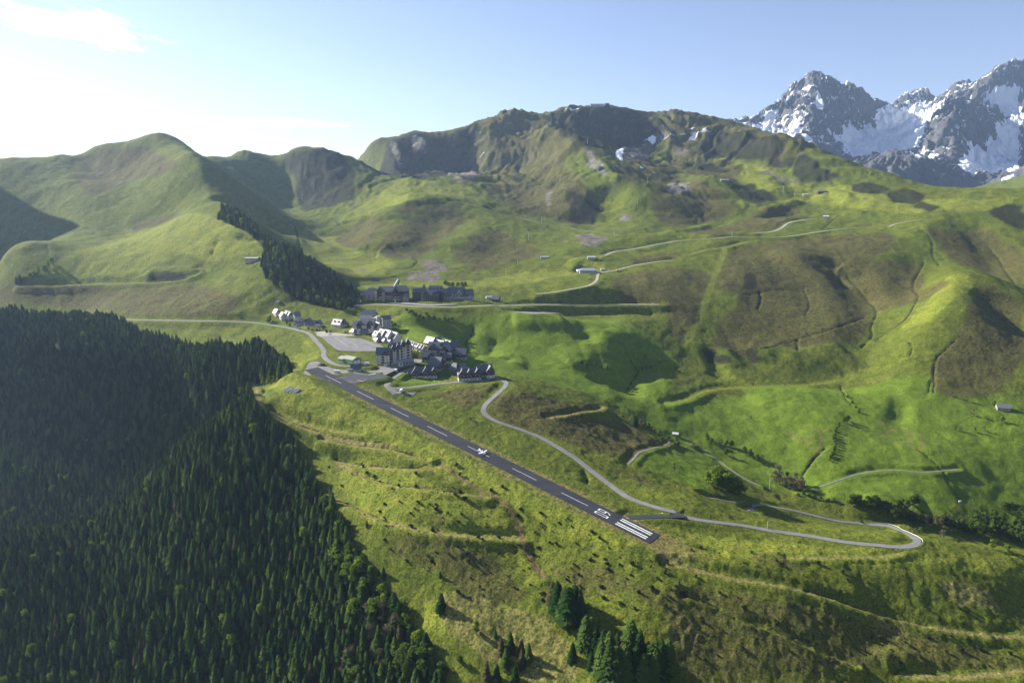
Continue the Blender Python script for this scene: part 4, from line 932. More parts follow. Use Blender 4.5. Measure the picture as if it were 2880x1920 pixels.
def wing(root, u, v, L, W, H, R, rot=0, wall='cream_wall', gable='wood', roof='slate', hip=0, floors=2, win='win', balc=None, over=.9, dz=0, xyz=None, chim=0, wood_from=None, cols=None, dorm=0, doors=0, base=4.):
    """one gabled body: wall and roof meshes plus windows, balconies, chimneys, dormers on the sides seen from the camera; ridge along local x"""
    if xyz is None: xyz = hit(u, v)
    ox, oy, oz = root.location; lx, ly, lz = xyz[0]-ox, xyz[1]-oy, xyz[2]-oz+dz
    ca, sa = math.cos(rot), math.sin(rot)
    def P(x, y, z): return (lx+x*ca-y*sa, ly+x*sa+y*ca, lz+z)
    Lr = L/2*(1-hip); mb = MB(); wf = H if wood_from is None else wood_from
    mb.add([(-L/2, -W/2, -base), (L/2, -W/2, -base), (L/2, W/2, -base), (-L/2, W/2, -base), (-L/2, -W/2, wf), (L/2, -W/2, wf), (L/2, W/2, wf), (-L/2, W/2, wf)], [(0, 1, 5, 4), (1, 2, 6, 5), (2, 3, 7, 6), (3, 0, 4, 7)], 0)
    if wf < H: mb.add([(-L/2, -W/2, wf), (L/2, -W/2, wf), (L/2, W/2, wf), (-L/2, W/2, wf), (-L/2, -W/2, H), (L/2, -W/2, H), (L/2, W/2, H), (-L/2, W/2, H)], [(0, 1, 5, 4), (1, 2, 6, 5), (2, 3, 7, 6), (3, 0, 4, 7)], 1)
    if not hip:
        for s in (-1, 1):
            tri = [(s*L/2, -W/2, H), (s*L/2, W/2, H), (s*L/2, 0, H+R)]; mb.add(tri, [(0, 1, 2) if s > 0 else (1, 0, 2)], 1)
    me = mb.mesh('wall', [M[wall], M[gable]]); sub(root, 'wall', me, P(0, 0, 0), rot)
    # roof: slabs with overhang and thickness
    rb = MB(); k = R/(W/2); th = .32; e = over; ex = L/2+(over*.8 if not hip else over); 
    if R > 0:
        top = [(-ex, -W/2-e, H-k*e), (ex, -W/2-e, H-k*e), (ex, W/2+e, H-k*e), (-ex, W/2+e, H-k*e), (-(Lr if hip else ex), 0, H+R), ((Lr if hip else ex), 0, H+R)]
        F = [(0, 1, 5, 4), (2, 3, 4, 5)]+([(3, 0, 4), (1, 2, 5)] if hip else [])
        rb.add([(x, y, z+th) for x, y, z in top], F); rb.add([(x, y, z+.02) for x, y, z in top], [tuple(reversed(f)) for f in F])
        for a, b in ((0, 1), (2, 3)): p, q = top[a], top[b]; rb.add([(*p[:2], p[2]), (*q[:2], q[2]), (*q[:2], q[2]+th), (*p[:2], p[2]+th)], [(0, 1, 2, 3)])
        if not hip:
            for a, b in ((1, 5), (5, 2), (3, 4), (4, 0)): p, q = top[a], top[b]; rb.add([p, q, (*q[:2], q[2]+th), (*p[:2], p[2]+th)], [(0, 1, 2, 3)])
        else:
            for a, b in ((1, 2), (3, 0)): p, q = top[a], top[b]; rb.add([p, q, (*q[:2], q[2]+th), (*p[:2], p[2]+th)], [(0, 1, 2, 3)])
    else: rb.box(-ex, ex, -W/2-e, W/2+e, H, H+.35)
    ro = sub(root, 'roof', rb.mesh('roof', [M[roof]]), P(0, 0, 0), rot)
    for c in range(chim): sub(ro, 'chimney', VEG['chimney'], (L*(-.28+.5*c), W*.12, H+R*.76), 0)
    # openings on the faces turned to the camera
    wc = np.array(xyz[:2])
    for fx, fy, span, gab in ((0, -1, L, 0), (0, 1, L, 0), (1, 0, W, 1), (-1, 0, W, 1)):
        nx, ny = fx*ca-fy*sa, fx*sa+fy*ca
        if nx*wc[0]+ny*wc[1] > -.10*np.hypot(*wc): continue
        rz = rot+math.atan2(fy, fx)+math.pi/2; d = (W if fy else L)/2; n = cols or max(1, int(span/3.3)); nf = floors+(1 if gab and R > 4 and not hip else 0)
        for f in range(nf):
            z = .9+f*(H-.3)/max(1, floors) if f < floors else H+.4
            for i in range(n if f < floors else 1):
                q = (-.5+(i+.5)/n)*span if f < floors else 0
                ax, ay = (q*(-fy), q*fx) if fy else (0, q*fx)
                if fy: ax = -q*fy; ay = 0
                if doors and f == 0 and i == n//2 and not gab: sub(root, 'door', VEG['door'], P(fx*d+ax, fy*d+ay, 0), rz); continue
                bal = balc and f >= 1 and (i % 2 == 0) and not (gab and balc == 'white_balcony' and False)
                sub(root, 'window', VEG['bigwin' if bal else win], P(fx*d+ax, fy*d+ay, z), rz)
                if bal: sub(root, 'balcony', VEG[balc], P(fx*d+ax, fy*d+ay, z-.35), rz)
        for i in range(dorm if fy else 0):
            q = (-.5+(i+.5)/dorm)*L; dm = MB(); s = 1 if fy > 0 else -1; y0 = W/2*.62; zb = H+R*.38-.2; w = 1.0
            dm.add([(q-w, s*(y0+.3), zb), (q+w, s*(y0+.3), zb), (q+w, s*(y0+.3), zb+1.3), (q, s*(y0+.3), zb+2.2), (q-w, s*(y0+.3), zb+1.3)], [(0, 1, 2, 3, 4) if s < 0 else (4, 3, 2, 1, 0)], 1)
            dm.add([(q-w-.3, s*(y0+.6), zb+1.1), (q, s*(y0+.6), zb+2.4), (q+w+.3, s*(y0+.6), zb+1.1), (q-w-.3, s*y0*.3, zb+1.1), (q, s*y0*.2, zb+2.4), (q+w+.3, s*y0*.3, zb+1.1)], [(0, 1, 4, 3), (1, 2, 5, 4)], 0)
            sub(ro, 'dormer', dm.mesh('dormer', [M[roof], M[gable]]), (0, 0, 0))
    return ro
def house(name, label, cat, s, group=None):
    u, v = px(s)[0]; e = bpy.data.objects.new(name, None); e.location = hit(u, v); e.empty_display_size = 2; link(e); return tag(e, label, cat, group)
def W(root, s, *a, **k):
    u, v = px(s)[0]; return wing(root, u, v, *a, **k)
def box_part(root, name, s, x0, x1, y0, y1, z0, z1, mat, rot=0, label=None):
    h = hit(*px(s)[0]); o = root.location; return sub(root, name, MB().box(x0, x1, y0, y1, z0, z1).mesh(name, [M[mat]]), (h[0]-o[0], h[1]-o[1], h[2]-o[2]), rot, label=label)
D = math.radians
def build_village():
    building_materials()
    # ---- tall residence in the middle of the village
    r = house('apartment_residence', 'tall cream residence with a row of steep slate gables beside the square', 'building', 'a3 1130 1560'); A = np.array(hit(*px('a3 1145 1560')[0]))
    at = lambda dx, dy, dz=0: (A[0]+dx, A[1]+dy, A[2]+dz)
    wing(r, 0, 0, 15, 11, 13.5, 6.5, 0, 'white_wall', 'white_wall', floors=4, xyz=at(-3.0, 7.5), wood_from=None)
    wing(r, 0, 0, 14, 9.6, 12.5, 5.5, D(90), 'cream_wall', 'wood', floors=4, xyz=at(0, 6.0), cols=2, balc='balcony', chim=0)
    box_part(r, 'stone_base', 'a3 1145 1560', -4.9, 4.9, -1.25, -.9, -3, 4.5, 'stone_wall'); box_part(r, 'entrance_door', 'a3 1145 1560', -1.8, 1.8, -1.32, -1.26, 0, 2.6, 'frame')
    for i, (dx, dy, h, rr) in enumerate(((6.5, 12.0, 16, 6), (11.5, 16.5, 17, 6), (16.5, 21, 19, 6.5), (22, 25, 20.5, 7))):
        wing(r, 0, 0, 12, 6.4, h, rr, D(90+12), 'cream_wall', 'dark_wood', floors=6, xyz=at(dx, dy), cols=1 if i % 2 else 2, balc='balcony', over=.7)
    wing(r, 0, 0, 26, 11, 17, 6.0, D(40), 'cream_wall', 'dark_wood', floors=5, xyz=at(13, 22), balc='balcony')
    wing(r, 0, 0, 26, 10, 4.6, 0, D(38), 'stone_wall', 'stone_wall', 'concrete', floors=1, xyz=at(17, 10.5, -.3), over=.3, win='bigwin')
    wing(r, 0, 0, 13, 5, 3.2, 0, D(14), 'cream_wall', 'cream_wall', 'concrete', floors=1, xyz=at(12.5, 4.0, -.3), over=.5, win='bigwin')
    wing(r, 0, 0, 4.5, 3.5, 4.5, 2.5, D(90), 'stone_wall', 'wood', floors=1, xyz=at(-8.5, 6.5))
    # ---- row of tall houses with bright slate roofs
    r = house('terraced_residence', 'white stepped terrace with bright sunlit slate roofs above the car park', 'building', 'a3 1080 930'); A = np.array(hit(*px('a3 1020 935')[0])); at = lambda dx, dy, dz=0: (A[0]+dx, A[1]+dy, A[2]+dz)
    for dx, dy, L, Wd, h, rr in ((1.5, 9, 11, 10, 8.5, 6), (9.5, 4, 13, 10, 8, 6.5), (18, 1.0, 13, 10, 6.5, 6), (-6, 9, 9, 8, 7.5, 4.5)):
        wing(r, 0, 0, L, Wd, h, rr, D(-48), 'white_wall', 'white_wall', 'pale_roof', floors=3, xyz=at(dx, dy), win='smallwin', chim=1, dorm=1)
    for dx, dy in ((-5.2, 1.5), (4.5, -1.2), (12.5, -4.0)): wing(r, 0, 0, 4.5, 4, 2.6, 2, D(-48), 'white_wall', 'wood', floors=1, xyz=at(dx, dy))
    # ---- hotel with two dark green gables
    r = house('hotel', 'long white hotel with two dark green gables facing the car park', 'hotel', 'a3 560 700'); A = np.array(hit(*px('a3 560 740')[0])); at = lambda dx, dy, dz=0: (A[0]+dx, A[1]+dy, A[2]+dz)
    wing(r, 0, 0, 27, 12, 12, 4.5, D(-4), 'white_wall', 'white_wall', floors=4, xyz=at(0, 10), win='smallwin', chim=2, wood_from=None)
    for dx in (-5.2, 7.6): wing(r, 0, 0, 8, 5, 12.5, 4, D(86), 'white_wall', 'dark_green', floors=3, xyz=at(dx, 5.6), cols=1, wood_from=7.0, win='smallwin')
    wing(r, 0, 0, 10, 5, 4, 2.8, D(-4), 'stone_wall', 'stone_wall', floors=1, xyz=at(1.5, 2.5), win='bigwin')
    wing(r, 0, 0, 14, 7, 8, 6, D(-50), 'cream_wall', 'cream_wall', floors=2, xyz=at(16, 12), dorm=1)
    wing(r, 0, 0, 6, 5.5, 10.5, 2.0, D(0), 'stone_wall', 'stone_wall', floors=3, xyz=at(-13, 12), hip=.8, win='smallwin')
    r = house('gatehouse', 'little white house with hipped roof left of the green gabled hotel', 'house', 'a3 330 745'); W(r, 'a3 320 735', 8, 6.5, 4.2, 3.4, D(-40), 'white_wall', 'white_wall', 'pale_roof', hip=.45, floors=1, doors=1)
    # ---- tower block with stacked balconies
    r = house('tower_block', 'white tower block with stacked balconies at the edge of the dark gully', 'building', 'a3 1100 590'); A = np.array(hit(*px('a3 1060 600')[0])); at = lambda dx, dy, dz=0: (A[0]+dx, A[1]+dy, A[2]+dz)
    wing(r, 0, 0, 12, 9.5, 13, 3.6, D(45), 'grey_wall', 'grey_wall', floors=5, xyz=at(3, 9), balc='white_balcony', cols=3)
    wing(r, 0, 0, 14, 9, 13, 0, D(-22), 'white_wall', 'white_wall', 'concrete', floors=5, xyz=at(-10, 14), balc='white_balcony', cols=4, over=.3)
    wing(r, 0, 0, 4.5, 4.5, 16, 0, D(20), 'white_wall', 'white_wall', 'concrete', floors=4, xyz=at(-7, 9), over=.2, cols=1, win='smallwin')
    wing(r, 0, 0, 16, 10, 12, 4, D(-10), 'cream_wall', 'cream_wall', floors=4, xyz=at(-24, 18), win='smallwin', chim=1)
    r = house('wide_roofed_hall', 'wide dark roofed building in the shade behind the white tower block', 'building', 'a3 700 330'); W(r, 'a3 720 330', 22, 14, 6, 6, D(0), 'grey_wall', 'dark_wood', floors=1, hip=.25, chim=2)
    # ---- terrace of small pale-roofed houses along the lane
    GR = 'small terraced houses along the lane'
    for i, s in enumerate(('a4 560 265', 'a4 600 280', 'a4 645 295', 'a4 690 310', 'a4 755 325', 'a4 800 345')):
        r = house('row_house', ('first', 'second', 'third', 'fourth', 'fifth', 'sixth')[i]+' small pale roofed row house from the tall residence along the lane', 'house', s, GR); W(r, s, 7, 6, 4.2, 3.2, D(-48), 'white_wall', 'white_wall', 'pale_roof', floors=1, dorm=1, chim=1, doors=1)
    # ---- chalets of the lower cluster
    CH = [  # name, label, base px, list of wings (dx, dy, L, W, H, R, rot, kw)
        ('large_chalet', 'large dark wooden chalet in the middle of the cluster behind the others', 'a4 1080 440', [(0, 8, 17, 11, 8, 5.5, -8, dict(balc='balcony')), (-4, 4, 8, 7, 8, 4, 82, dict(balc='balcony', cols=2)), (8, 9, 12, 9, 8, 5, 70, dict(balc='balcony'))]),
        ('grey_roofed_chalet', 'chalet with big grey roofs at the upper left of the cluster', 'a4 960 290', [(0, 7, 12, 9, 6, 5, -45, dict()), (6, 9, 10, 8, 6, 4.5, 45, dict(dorm=1))]),
        ('twin_roofed_chalet', 'chalet with a light and a dark roof near the stream gully', 'a4 1310 320', [(0, 5, 11, 8, 5, 4.5, -50, dict(roof='pale_roof')), (6, 6, 9, 8, 5, 4, 40, dict())]),
        ('barn_chalet', 'plain dark roofed chalet beside the yard near the stream gully', 'a4 1420 375', [(0, 4.5, 13, 8.5, 4.5, 5.5, -4, dict(floors=1))]),
        ('hidden_chalet', 'slate roofed chalet squeezed between the grey roofs and the large dark one', 'a4 1150 345', [(0, 5, 12, 9, 6, 5, -40, dict(dorm=1)), (6, 3, 8, 7, 6, 4, 50, dict())]),
        ('yard_chalet', 'brown gabled chalet at the edge of the small paved yard', 'a4 1290 475', [(0, 5, 11, 9, 7.5, 5, 75, dict(balc='balcony', cols=2)), (-6, 6, 9, 8, 7, 4.5, -15, dict(balc='balcony'))]),
        ('lane_chalet', 'dark chalet behind the ribbed roof at the bend of the lane', 'a4 1140 660', [(0, 6, 10, 8, 7, 5, 30, dict(balc='balcony'))]),
        ('stone_chalet', 'lone stone chalet with a steep dark roof at the right end of the yard', 'a4 1590 530', [(0, 6, 11, 9, 6.5, 5, -8, dict(balc='balcony', wall='stone_wall'))]),
        ('front_chalet', 'chalet with a wide slate roof and dark gable facing the square', 'a4 930 590', [(0, 6, 14, 9, 6.5, 5, -6, dict(balc='balcony')), (3, 3, 8, 7.5, 6.5, 4.5, 84, dict(balc='balcony', cols=2)), (12, 7, 10, 8, 6, 4.5, 60, dict(balc='balcony'))]),
        ('gabled_chalet', 'brown gabled chalet to the right of the wide roofed one', 'a4 1200 620', [(0, 6, 10, 8.5, 8, 5, 80, dict(balc='balcony', cols=2)), (5, 7, 9, 8, 7, 4, -10, dict(balc='balcony'))]),
        ('ribbed_roof_chalet', 'chalet with light stripes on its steep slate roof', 'a4 1070 760', [(0, 6, 13, 10, 6.5, 7, -25, dict(wall='stone_wall'))]),
        ('long_gabled_chalet', 'long cream chalet with three gables on the green knoll', 'a4 800 905', [(0, 6, 26, 9, 5.5, 4.5, 10, dict()), (-8, 3.0, 9, 7, 5.5, 4.5, 98, dict(cols=2, balc='balcony')), (2.5, 4.6, 9, 7, 5.5, 4.8, 98, dict(cols=2, balc='balcony')), (10.5, 6.0, 9, 6.5, 5.2, 4.2, 98, dict(cols=2, balc='balcony')), (-12, 5, 7, 9, 5.2, 4, 10, dict(hip=.5, roof='pale_roof'))]),
        ('round_roofed_chalet', 'stone chalet with sagging hipped roofs beside the grassy bank', 'a4 1460 790', [(0, 5, 9, 9, 3.2, 5.5, -30, dict(hip=.5, wall='stone_wall', floors=1)), (7, 6, 9, 7, 4, 4, 60, dict(floors=1))]),
        ('white_gabled_chalet', 'long white and brown chalet with three gables above the lower lane', 'a4 1750 965', [(0, 7, 20, 9, 6.5, 4.5, 14, dict(wall='white_wall')), (-7, 3.6, 9, 7, 6.5, 4.5, 100, dict(cols=2, balc='balcony', wall='white_wall')), (0, 5.2, 9, 6.5, 6.5, 4.3, 100, dict(cols=2, balc='balcony')), (8, 7.0, 9, 7, 6.5, 4.6, 100, dict(cols=2, balc='balcony'))]),
        ('end_chalet', 'dark wooden chalet at the right end of the lower lane', 'a4 2080 905', [(0, 6, 13, 10, 7.5, 5, 20, dict(wall='stone_wall', balc='balcony')), (5, 4, 9, 8, 7.5, 4.5, 105, dict(balc='balcony', cols=2))])]
    for nm, lb, s, ws in CH:
        r = house(nm, lb, 'chalet', s); A = np.array(r.location)
        for i, (dx, dy, L, Wd, h, rr, rot, kw) in enumerate(ws):
            k = dict(wall='cream_wall', gable='wood', floors=2, wood_from=h*.45, chim=1 if i == 0 else 0); k.update(kw); wing(r, 0, 0, L*1.14, Wd*1.12, h*1.12, rr*1.15, D(rot), xyz=(A[0]+dx*1.1, A[1]+dy*1.1, A[2]), **k)
    # ---- hamlet above the road on the left
    for nm, lb, s, ws in (('slate_house', 'grey slate roofed house at the left end of the hamlet', 'a5 380 540', [(0, 5, 10, 7, 6, 4.5, -50, {})]),
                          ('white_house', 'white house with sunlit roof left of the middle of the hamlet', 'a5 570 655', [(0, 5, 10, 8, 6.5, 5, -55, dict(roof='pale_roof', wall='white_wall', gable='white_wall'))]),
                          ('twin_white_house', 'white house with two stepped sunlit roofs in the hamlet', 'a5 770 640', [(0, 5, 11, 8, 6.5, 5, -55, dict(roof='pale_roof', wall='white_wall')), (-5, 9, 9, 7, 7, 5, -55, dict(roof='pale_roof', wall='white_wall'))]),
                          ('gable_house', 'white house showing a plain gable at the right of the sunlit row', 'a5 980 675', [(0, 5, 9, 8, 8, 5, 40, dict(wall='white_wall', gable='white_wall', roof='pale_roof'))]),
                          ('low_house', 'low white house with dormers beside the road', 'a5 1090 825', [(0, 5, 16, 8, 3.5, 4.5, -8, dict(wall='white_wall', floors=1, dorm=3))]),
                          ('dark_gable_house', 'house with a dark gable between the low roofs by the road', 'a5 1330 825', [(0, 6, 10, 9, 5, 5, 75, dict()), ]),
                          ('long_low_house', 'long low dark roofed house behind the hedge by the road', 'a5 1450 830', [(0, 4, 16, 8, 3, 5, -4, dict(floors=1))]),
                          ('hedge_house', 'small gabled house at the right end of the hedge', 'a5 1660 850', [(0, 4, 8, 7, 4.5, 4.5, 78, dict(floors=1))]),
                          ('corner_chalet', 'dark chalet with steep roofs between the hamlet and the hotel', 'a5 2230 880', [(0, 6, 15, 9, 5, 6, -30, dict(dorm=2)), (5, 9, 9, 8, 5, 5.5, 60, {})]),
                          ('stone_hut', 'tiny stone hut on the hillside above the hamlet', 'a5 435 135', [(0, 2, 4.5, 4, 2.4, .8, 0, dict(floors=1, wall='white_wall', gable='white_wall', roof='pale_roof'))])):
        r = house(nm, lb, 'house', s); A = np.array(r.location)
        for dx, dy, L, Wd, h, rr, rot, kw in ws:
            k = dict(wall='cream_wall', gable='wood', floors=2, chim=1 if L > 6 else 0); k.update(kw); wing(r, 0, 0, L, Wd, h, rr, D(rot), xyz=(A[0]+dx, A[1]+dy, A[2]), **k)
    # ---- upper resort
    r = house('resort_hotel', 'large dark roofed resort hotel at the left end of the upper terrace', 'hotel', 'c2 520 265'); A = np.array(hit(*px('c2 520 270')[0])); at = lambda dx, dy, dz=0: (A[0]+dx, A[1]+dy, A[2]+dz); kw = dict(gable='dark_wood', balc='balcony')
    wing(r, 0, 0, 25.8, 16, 11, 9, D(-3), 'stone_wall', floors=3, xyz=at(-27.4, 12), hip=.55, dorm=0, **kw); wing(r, 0, 0, 36.5, 16, 16, 7, D(-2), 'stone_wall', floors=4, xyz=at(1.5, 12), chim=3, wood_from=9, **kw)
    wing(r, 0, 0, 19.8, 15, 17, 7.5, D(-2), 'stone_wall', floors=4, xyz=at(19.8, 12), hip=.35, wood_from=8, **kw); wing(r, 0, 0, 9.1, 10, 9, 4, D(0), 'stone_wall', floors=2, xyz=at(27.4, 2), hip=.5, gable='stone_wall')
    for dx in (-14.5, 10.5): wing(r, 0, 0, 9.1, 9, 15, 7, D(88), 'stone_wall', floors=3, xyz=at(dx, 7), cols=2, wood_from=8, **kw)
    for dx in (-20, -8): box_part(r, 'stone_tower', 'c2 520 270', dx-2.2, dx+2.2, -.5, 3, -3, 15, 'stone_wall')
    r = house('pyramid_roofed_residence', 'resort residence with a pointed pyramid roof in the middle of the upper terrace', 'building', 'c2 1150 260'); A = np.array(hit(*px('c2 1150 262')[0])); at = lambda dx, dy, dz=0: (A[0]+dx, A[1]+dy, A[2]+dz)
    wing(r, 0, 0, 15, 13, 13, 6, D(-2), 'dark_wood', floors=4, xyz=at(-19.8, 22), hip=.15, dorm=4, **kw); wing(r, 0, 0, 9, 15, 13, 12, D(0), 'stone_wall', floors=3, xyz=at(-9, 20), hip=.98, **kw)
    wing(r, 0, 0, 22.8, 14, 15, 7, D(-3), 'dark_wood', floors=4, xyz=at(9.6, 22), hip=.1, dorm=4, **kw); wing(r, 0, 0, 21.6, 13, 9.5, 6, D(-2), 'dark_wood', floors=3, xyz=at(3.6, 7), hip=.4, chim=2, **kw)
    for dx in (-4, 9): wing(r, 0, 0, 6, 8, 10, 5, D(88), 'dark_wood', floors=3, xyz=at(dx, 4), cols=2, **kw)
    r = house('gabled_residence', 'resort residence with pale stone gables at the right end of the upper terrace', 'building', 'c2 1620 240'); A = np.array(hit(*px('c2 1600 245')[0])); at = lambda dx, dy, dz=0: (A[0]+dx, A[1]+dy, A[2]+dz)
    for dx, dy, L, Wd, h, rr, rot in ((-16, 9, 15, 10, 9, 9, 60), (-3, 13, 23, 11, 11, 8, -4), (7, 9, 15, 11, 9, 9.5, 60), (18, 11, 13, 11, 8, 8, 20)): wing(r, 0, 0, L, Wd, h, rr, D(rot), 'grey_wall', floors=3, xyz=at(dx, dy), gable='grey_wall' if rot == 60 else 'dark_wood', balc='balcony')
    wing(r, 0, 0, 46.2, 8, 4, 0, D(-3), 'stone_wall', 'stone_wall', 'concrete', floors=1, xyz=at(1.4, 2), over=.4, win='bigwin')
    r = house('black_chalet', 'small black chalet at the right end of the upper terrace road', 'chalet', 'c2 2215 270'); W(r, 'c2 2215 268', 11, 10, 5, 5, D(-15), 'dark_wood', 'dark_wood', floors=1, balc=None)
    # ---- other small buildings over the hills
    for nm, lb, cat, s, a, k in (('reservoir_hall', 'low grey hall with a wide metal roof in the round cutting', 'building', 'c1 580 515', (34, 14, 4.5, 3.6, 0), dict(wall='grey_wall', gable='grey_wall', roof='metal', floors=1, hip=.3)),
                                 ('lift_station', 'small lift station on the edge above the round cutting', 'building', 'c1 650 215', (16, 8, 3.5, 1.6, 0), dict(wall='grey_wall', gable='grey_wall', roof='white_metal', floors=1)),
                                 ('white_cabin', 'white cabin on the track beside the reservoir hall', 'cabin', 'c1 905 485', (8, 5, 4, 0, 0), dict(wall='white_wall', gable='white_wall', roof='concrete', floors=1)),
                                 ('bunker_house', 'flat grey house half dug into the left hillside', 'building', 'b1 1670 1018', (22, 10, 4.5, 1.0, 0), dict(wall='grey_wall', gable='grey_wall', roof='concrete', floors=1)),
                                 ('ridge_hut', 'green roofed hut on the shelf below the dark ridge', 'hut', 'b3 370 846', (24, 10, 4, 2.5, 0), dict(wall='green_wall', gable='green_wall', roof='metal', floors=1)),
                                 ('mountain_restaurant', 'long low mountain restaurant on the sunny shoulder at the right', 'building', 'c8 880 330', (30, 14, 3.5, 3, 0), dict(wall='wood', gable='wood', roof='slate', floors=1, hip=.2)),
                                 ('small_lift_station', 'white roofed lift station left of the mountain restaurant', 'building', 'c8 510 395', (14, 8, 4, 1.5, -10), dict(wall='white_wall', gable='green_wall', roof='white_metal', floors=1)),
                                 ('track_cabin', 'white and green cabin beside the upper track', 'cabin', 'c8 960 890', (14, 8, 5, 2, -25), dict(wall='white_wall', gable='green_wall', roof='white_metal', floors=1)),
                                 ('barn', 'pale roofed stone barn above the meadow on the far right', 'barn', 'b4 2210 1060', (15, 9, 3.5, 4, -15), dict(wall='stone_wall', gable='stone_wall', roof='pale_roof', floors=1)),
                                 ('summit_station', 'lift station building on top of the middle summit', 'building', 'c6 1400 225', (55, 16, 6, 4, 0), dict(wall='grey_wall', gable='grey_wall', roof='metal', floors=1)),
                                 ('summit_shed', 'small dark shed right of the station on the middle summit', 'shed', 'c6 1630 232', (16, 12, 10, 3, 0), dict(wall='dark_wood', gable='dark_wood', roof='slate', floors=1)),
                                 ('stream_hut', 'tiny white roofed hut beside the stream in the valley', 'hut', 'b8 1995 780', (6, 4.5, 2.4, 1.2, -20), dict(wall='stone_wall', gable='stone_wall', roof='white_metal', floors=1)),
                                 ('drag_lift_hut', 'small dark hut by the lift left of the resort hotel', 'hut', 'c2 150 155', (15, 9, 3.5, 3, 10), dict(wall='cream_wall', gable='dark_wood', roof='slate', floors=1)),
                                 ('knoll_station', 'lift shed on the green knoll behind the terraces', 'shed', 'b2 1485 1050', (16, 8, 3, 1.5, 0), dict(wall='grey_wall', gable='grey_wall', roof='metal', floors=1))):
        r = house(nm, lb, cat, s); L, Wd, h, rr, rot = a; W(r, s, L, Wd, h, rr, D(rot), **k)
    # ---- hangar and airfield hut
    r = house('hangar', 'pale green sheet metal hangar below the car park bank', 'hangar', 'a6 1250 665'); A = np.array(hit(*px('a6 1250 670')[0])); at = lambda dx, dy, dz=0: (A[0]+dx, A[1]+dy, A[2]+dz)
    wing(r, 0, 0, 17, 12, 5.5, 2.4, D(-35), 'green_wall', 'green_wall', 'green_roof', floors=0, xyz=at(2, 8), over=.3); wing(r, 0, 0, 9, 11, 4.6, 2.2, D(-35), 'green_wall', 'green_wall', 'green_roof', floors=0, xyz=at(-7.5, 13), over=.3)
    ca, sa = math.cos(D(-35)), math.sin(D(-35)); o = r.location
    for q in (-2.6, 2.4): x, y = 8.6, q; sub(r, 'hangar_door', MB().box(-.06, .06, -2.2, 2.2, 0, 4.0).mesh('hangar_door', [M['frame']]), (A[0]+2+x*ca-y*sa-o[0], A[1]+8+x*sa+y*ca-o[1], .0), D(-35))
    r = house('airfield_hut', 'small white airfield hut with a dark slate roof beside the apron', 'hut', 'a6 1400 815'); W(r, 'a6 1420 800', 10, 6.5, 3.2, 4.2, D(8), 'white_wall', 'white_wall', 'slate', floors=1, win='smallwin', cols=2); W(r, 'a6 1290 815', 5, 4, 2.4, .6, D(8), 'white_wall', 'white_wall', 'pale_roof', floors=1, cols=1, win='smallwin')
# ================================================================ vegetation
RNG = np.random.default_rng(7)
def leaf_material(name, c0, c1, trans=.35, rnd=.5):
    m, nt, b, N, L = newmat(name); nt.nodes.remove(b); out = [n for n in nt.nodes if n.type == 'OUTPUT_MATERIAL'][0]
    oi = N('ShaderNodeObjectInfo'); tc = N('ShaderNodeTexCoord'); n = N('ShaderNodeTexNoise'); n.inputs['Scale'].default_value = .9; n.inputs['Detail'].default_value = 3; L(tc.outputs['Object'], n.inputs['Vector'])
    a = N('ShaderNodeMath'); a.operation = 'MULTIPLY_ADD'; a.inputs[1].default_value = rnd; L(oi.outputs['Random'], a.inputs[0]); L(n.outputs[0], a.inputs[2])
    s = N('ShaderNodeMath'); s.operation = 'SUBTRACT'; s.inputs[1].default_value = rnd/2; L(a.outputs[0], s.inputs[0])
    r = N('ShaderNodeValToRGB'); r.color_ramp.elements[0].position = .25; r.color_ramp.elements[1].position = .75; r.color_ramp.elements[0].color = (*c0, 1); r.color_ramp.elements[1].color = (*c1, 1); L(s.outputs[0], r.inputs[0])
    d = N('ShaderNodeBsdfDiffuse'); t = N('ShaderNodeBsdfTranslucent'); mx = N('ShaderNodeMixShader'); mx.inputs[0].default_value = trans
    L(r.outputs[0], d.inputs[0]); L(r.outputs[0], t.inputs[0]); L(d.outputs[0], mx.inputs[1]); L(t.outputs[0], mx.inputs[2]); L(mx.outputs[0], out.inputs['Surface'])
    return m
def spruce_mesh(seed, H=1., slim=1., sparse=1.):
    """needle sprays of a unit-height spruce and its trunk"""
    g = np.random.default_rng(seed); V = []; F = []
    nw = 19; R = .27*slim
    for k in range(nw):
        f = .07+.91*(k/(nw-1))**.93; r0 = R*(1-f)**(.66, .62, .5, .66, .7, .52)[seed % 100 % 6]*(.9+.25*g.random())+.008; nb = int((9 if f < .6 else 6)*sparse+g.random()); ph = g.random()*6.28
        for j in range(nb):
            a = ph+6.283*j/nb+g.normal()*.2; L = r0*(.72+.5*g.random()); z0 = f+g.normal()*.008; droop = (.30+.25*g.random())*(1-f*.75)
            ca, sa = math.cos(a), math.sin(a); w = L*.30+.006
            def p(s, t, up=0.): return (ca*s-sa*t, sa*s+ca*t, z0-droop*s+up-abs(t)*.45)
            b = len(V); V += [p(0, 0, .012), p(L*.55, w), p(L*.60, 0, .012), p(L*.55, -w), p(L, 0, -.004)]; F += [(b, b+1, b+2), (b, b+2, b+3), (b+1, b+4, b+2), (b+2, b+4, b+3)]
            for sgn in (-1, 1):
                b = len(V); V += [p(L*.3, 0, 0), p(L*.52, sgn*w*1.7), p(L*.85, sgn*w*1.5), p(L*.72, sgn*w*.3)]; F += [(b, b+1, b+2), (b, b+2, b+3)]
    b = len(V); V += [(.012, 0, .96), (-.006, .01, .96), (-.006, -.01, .96), (0, 0, 1.0)]; F += [(b, b+1, b+3), (b+1, b+2, b+3), (b+2, b, b+3)]
    return np.array(V), np.array(F)
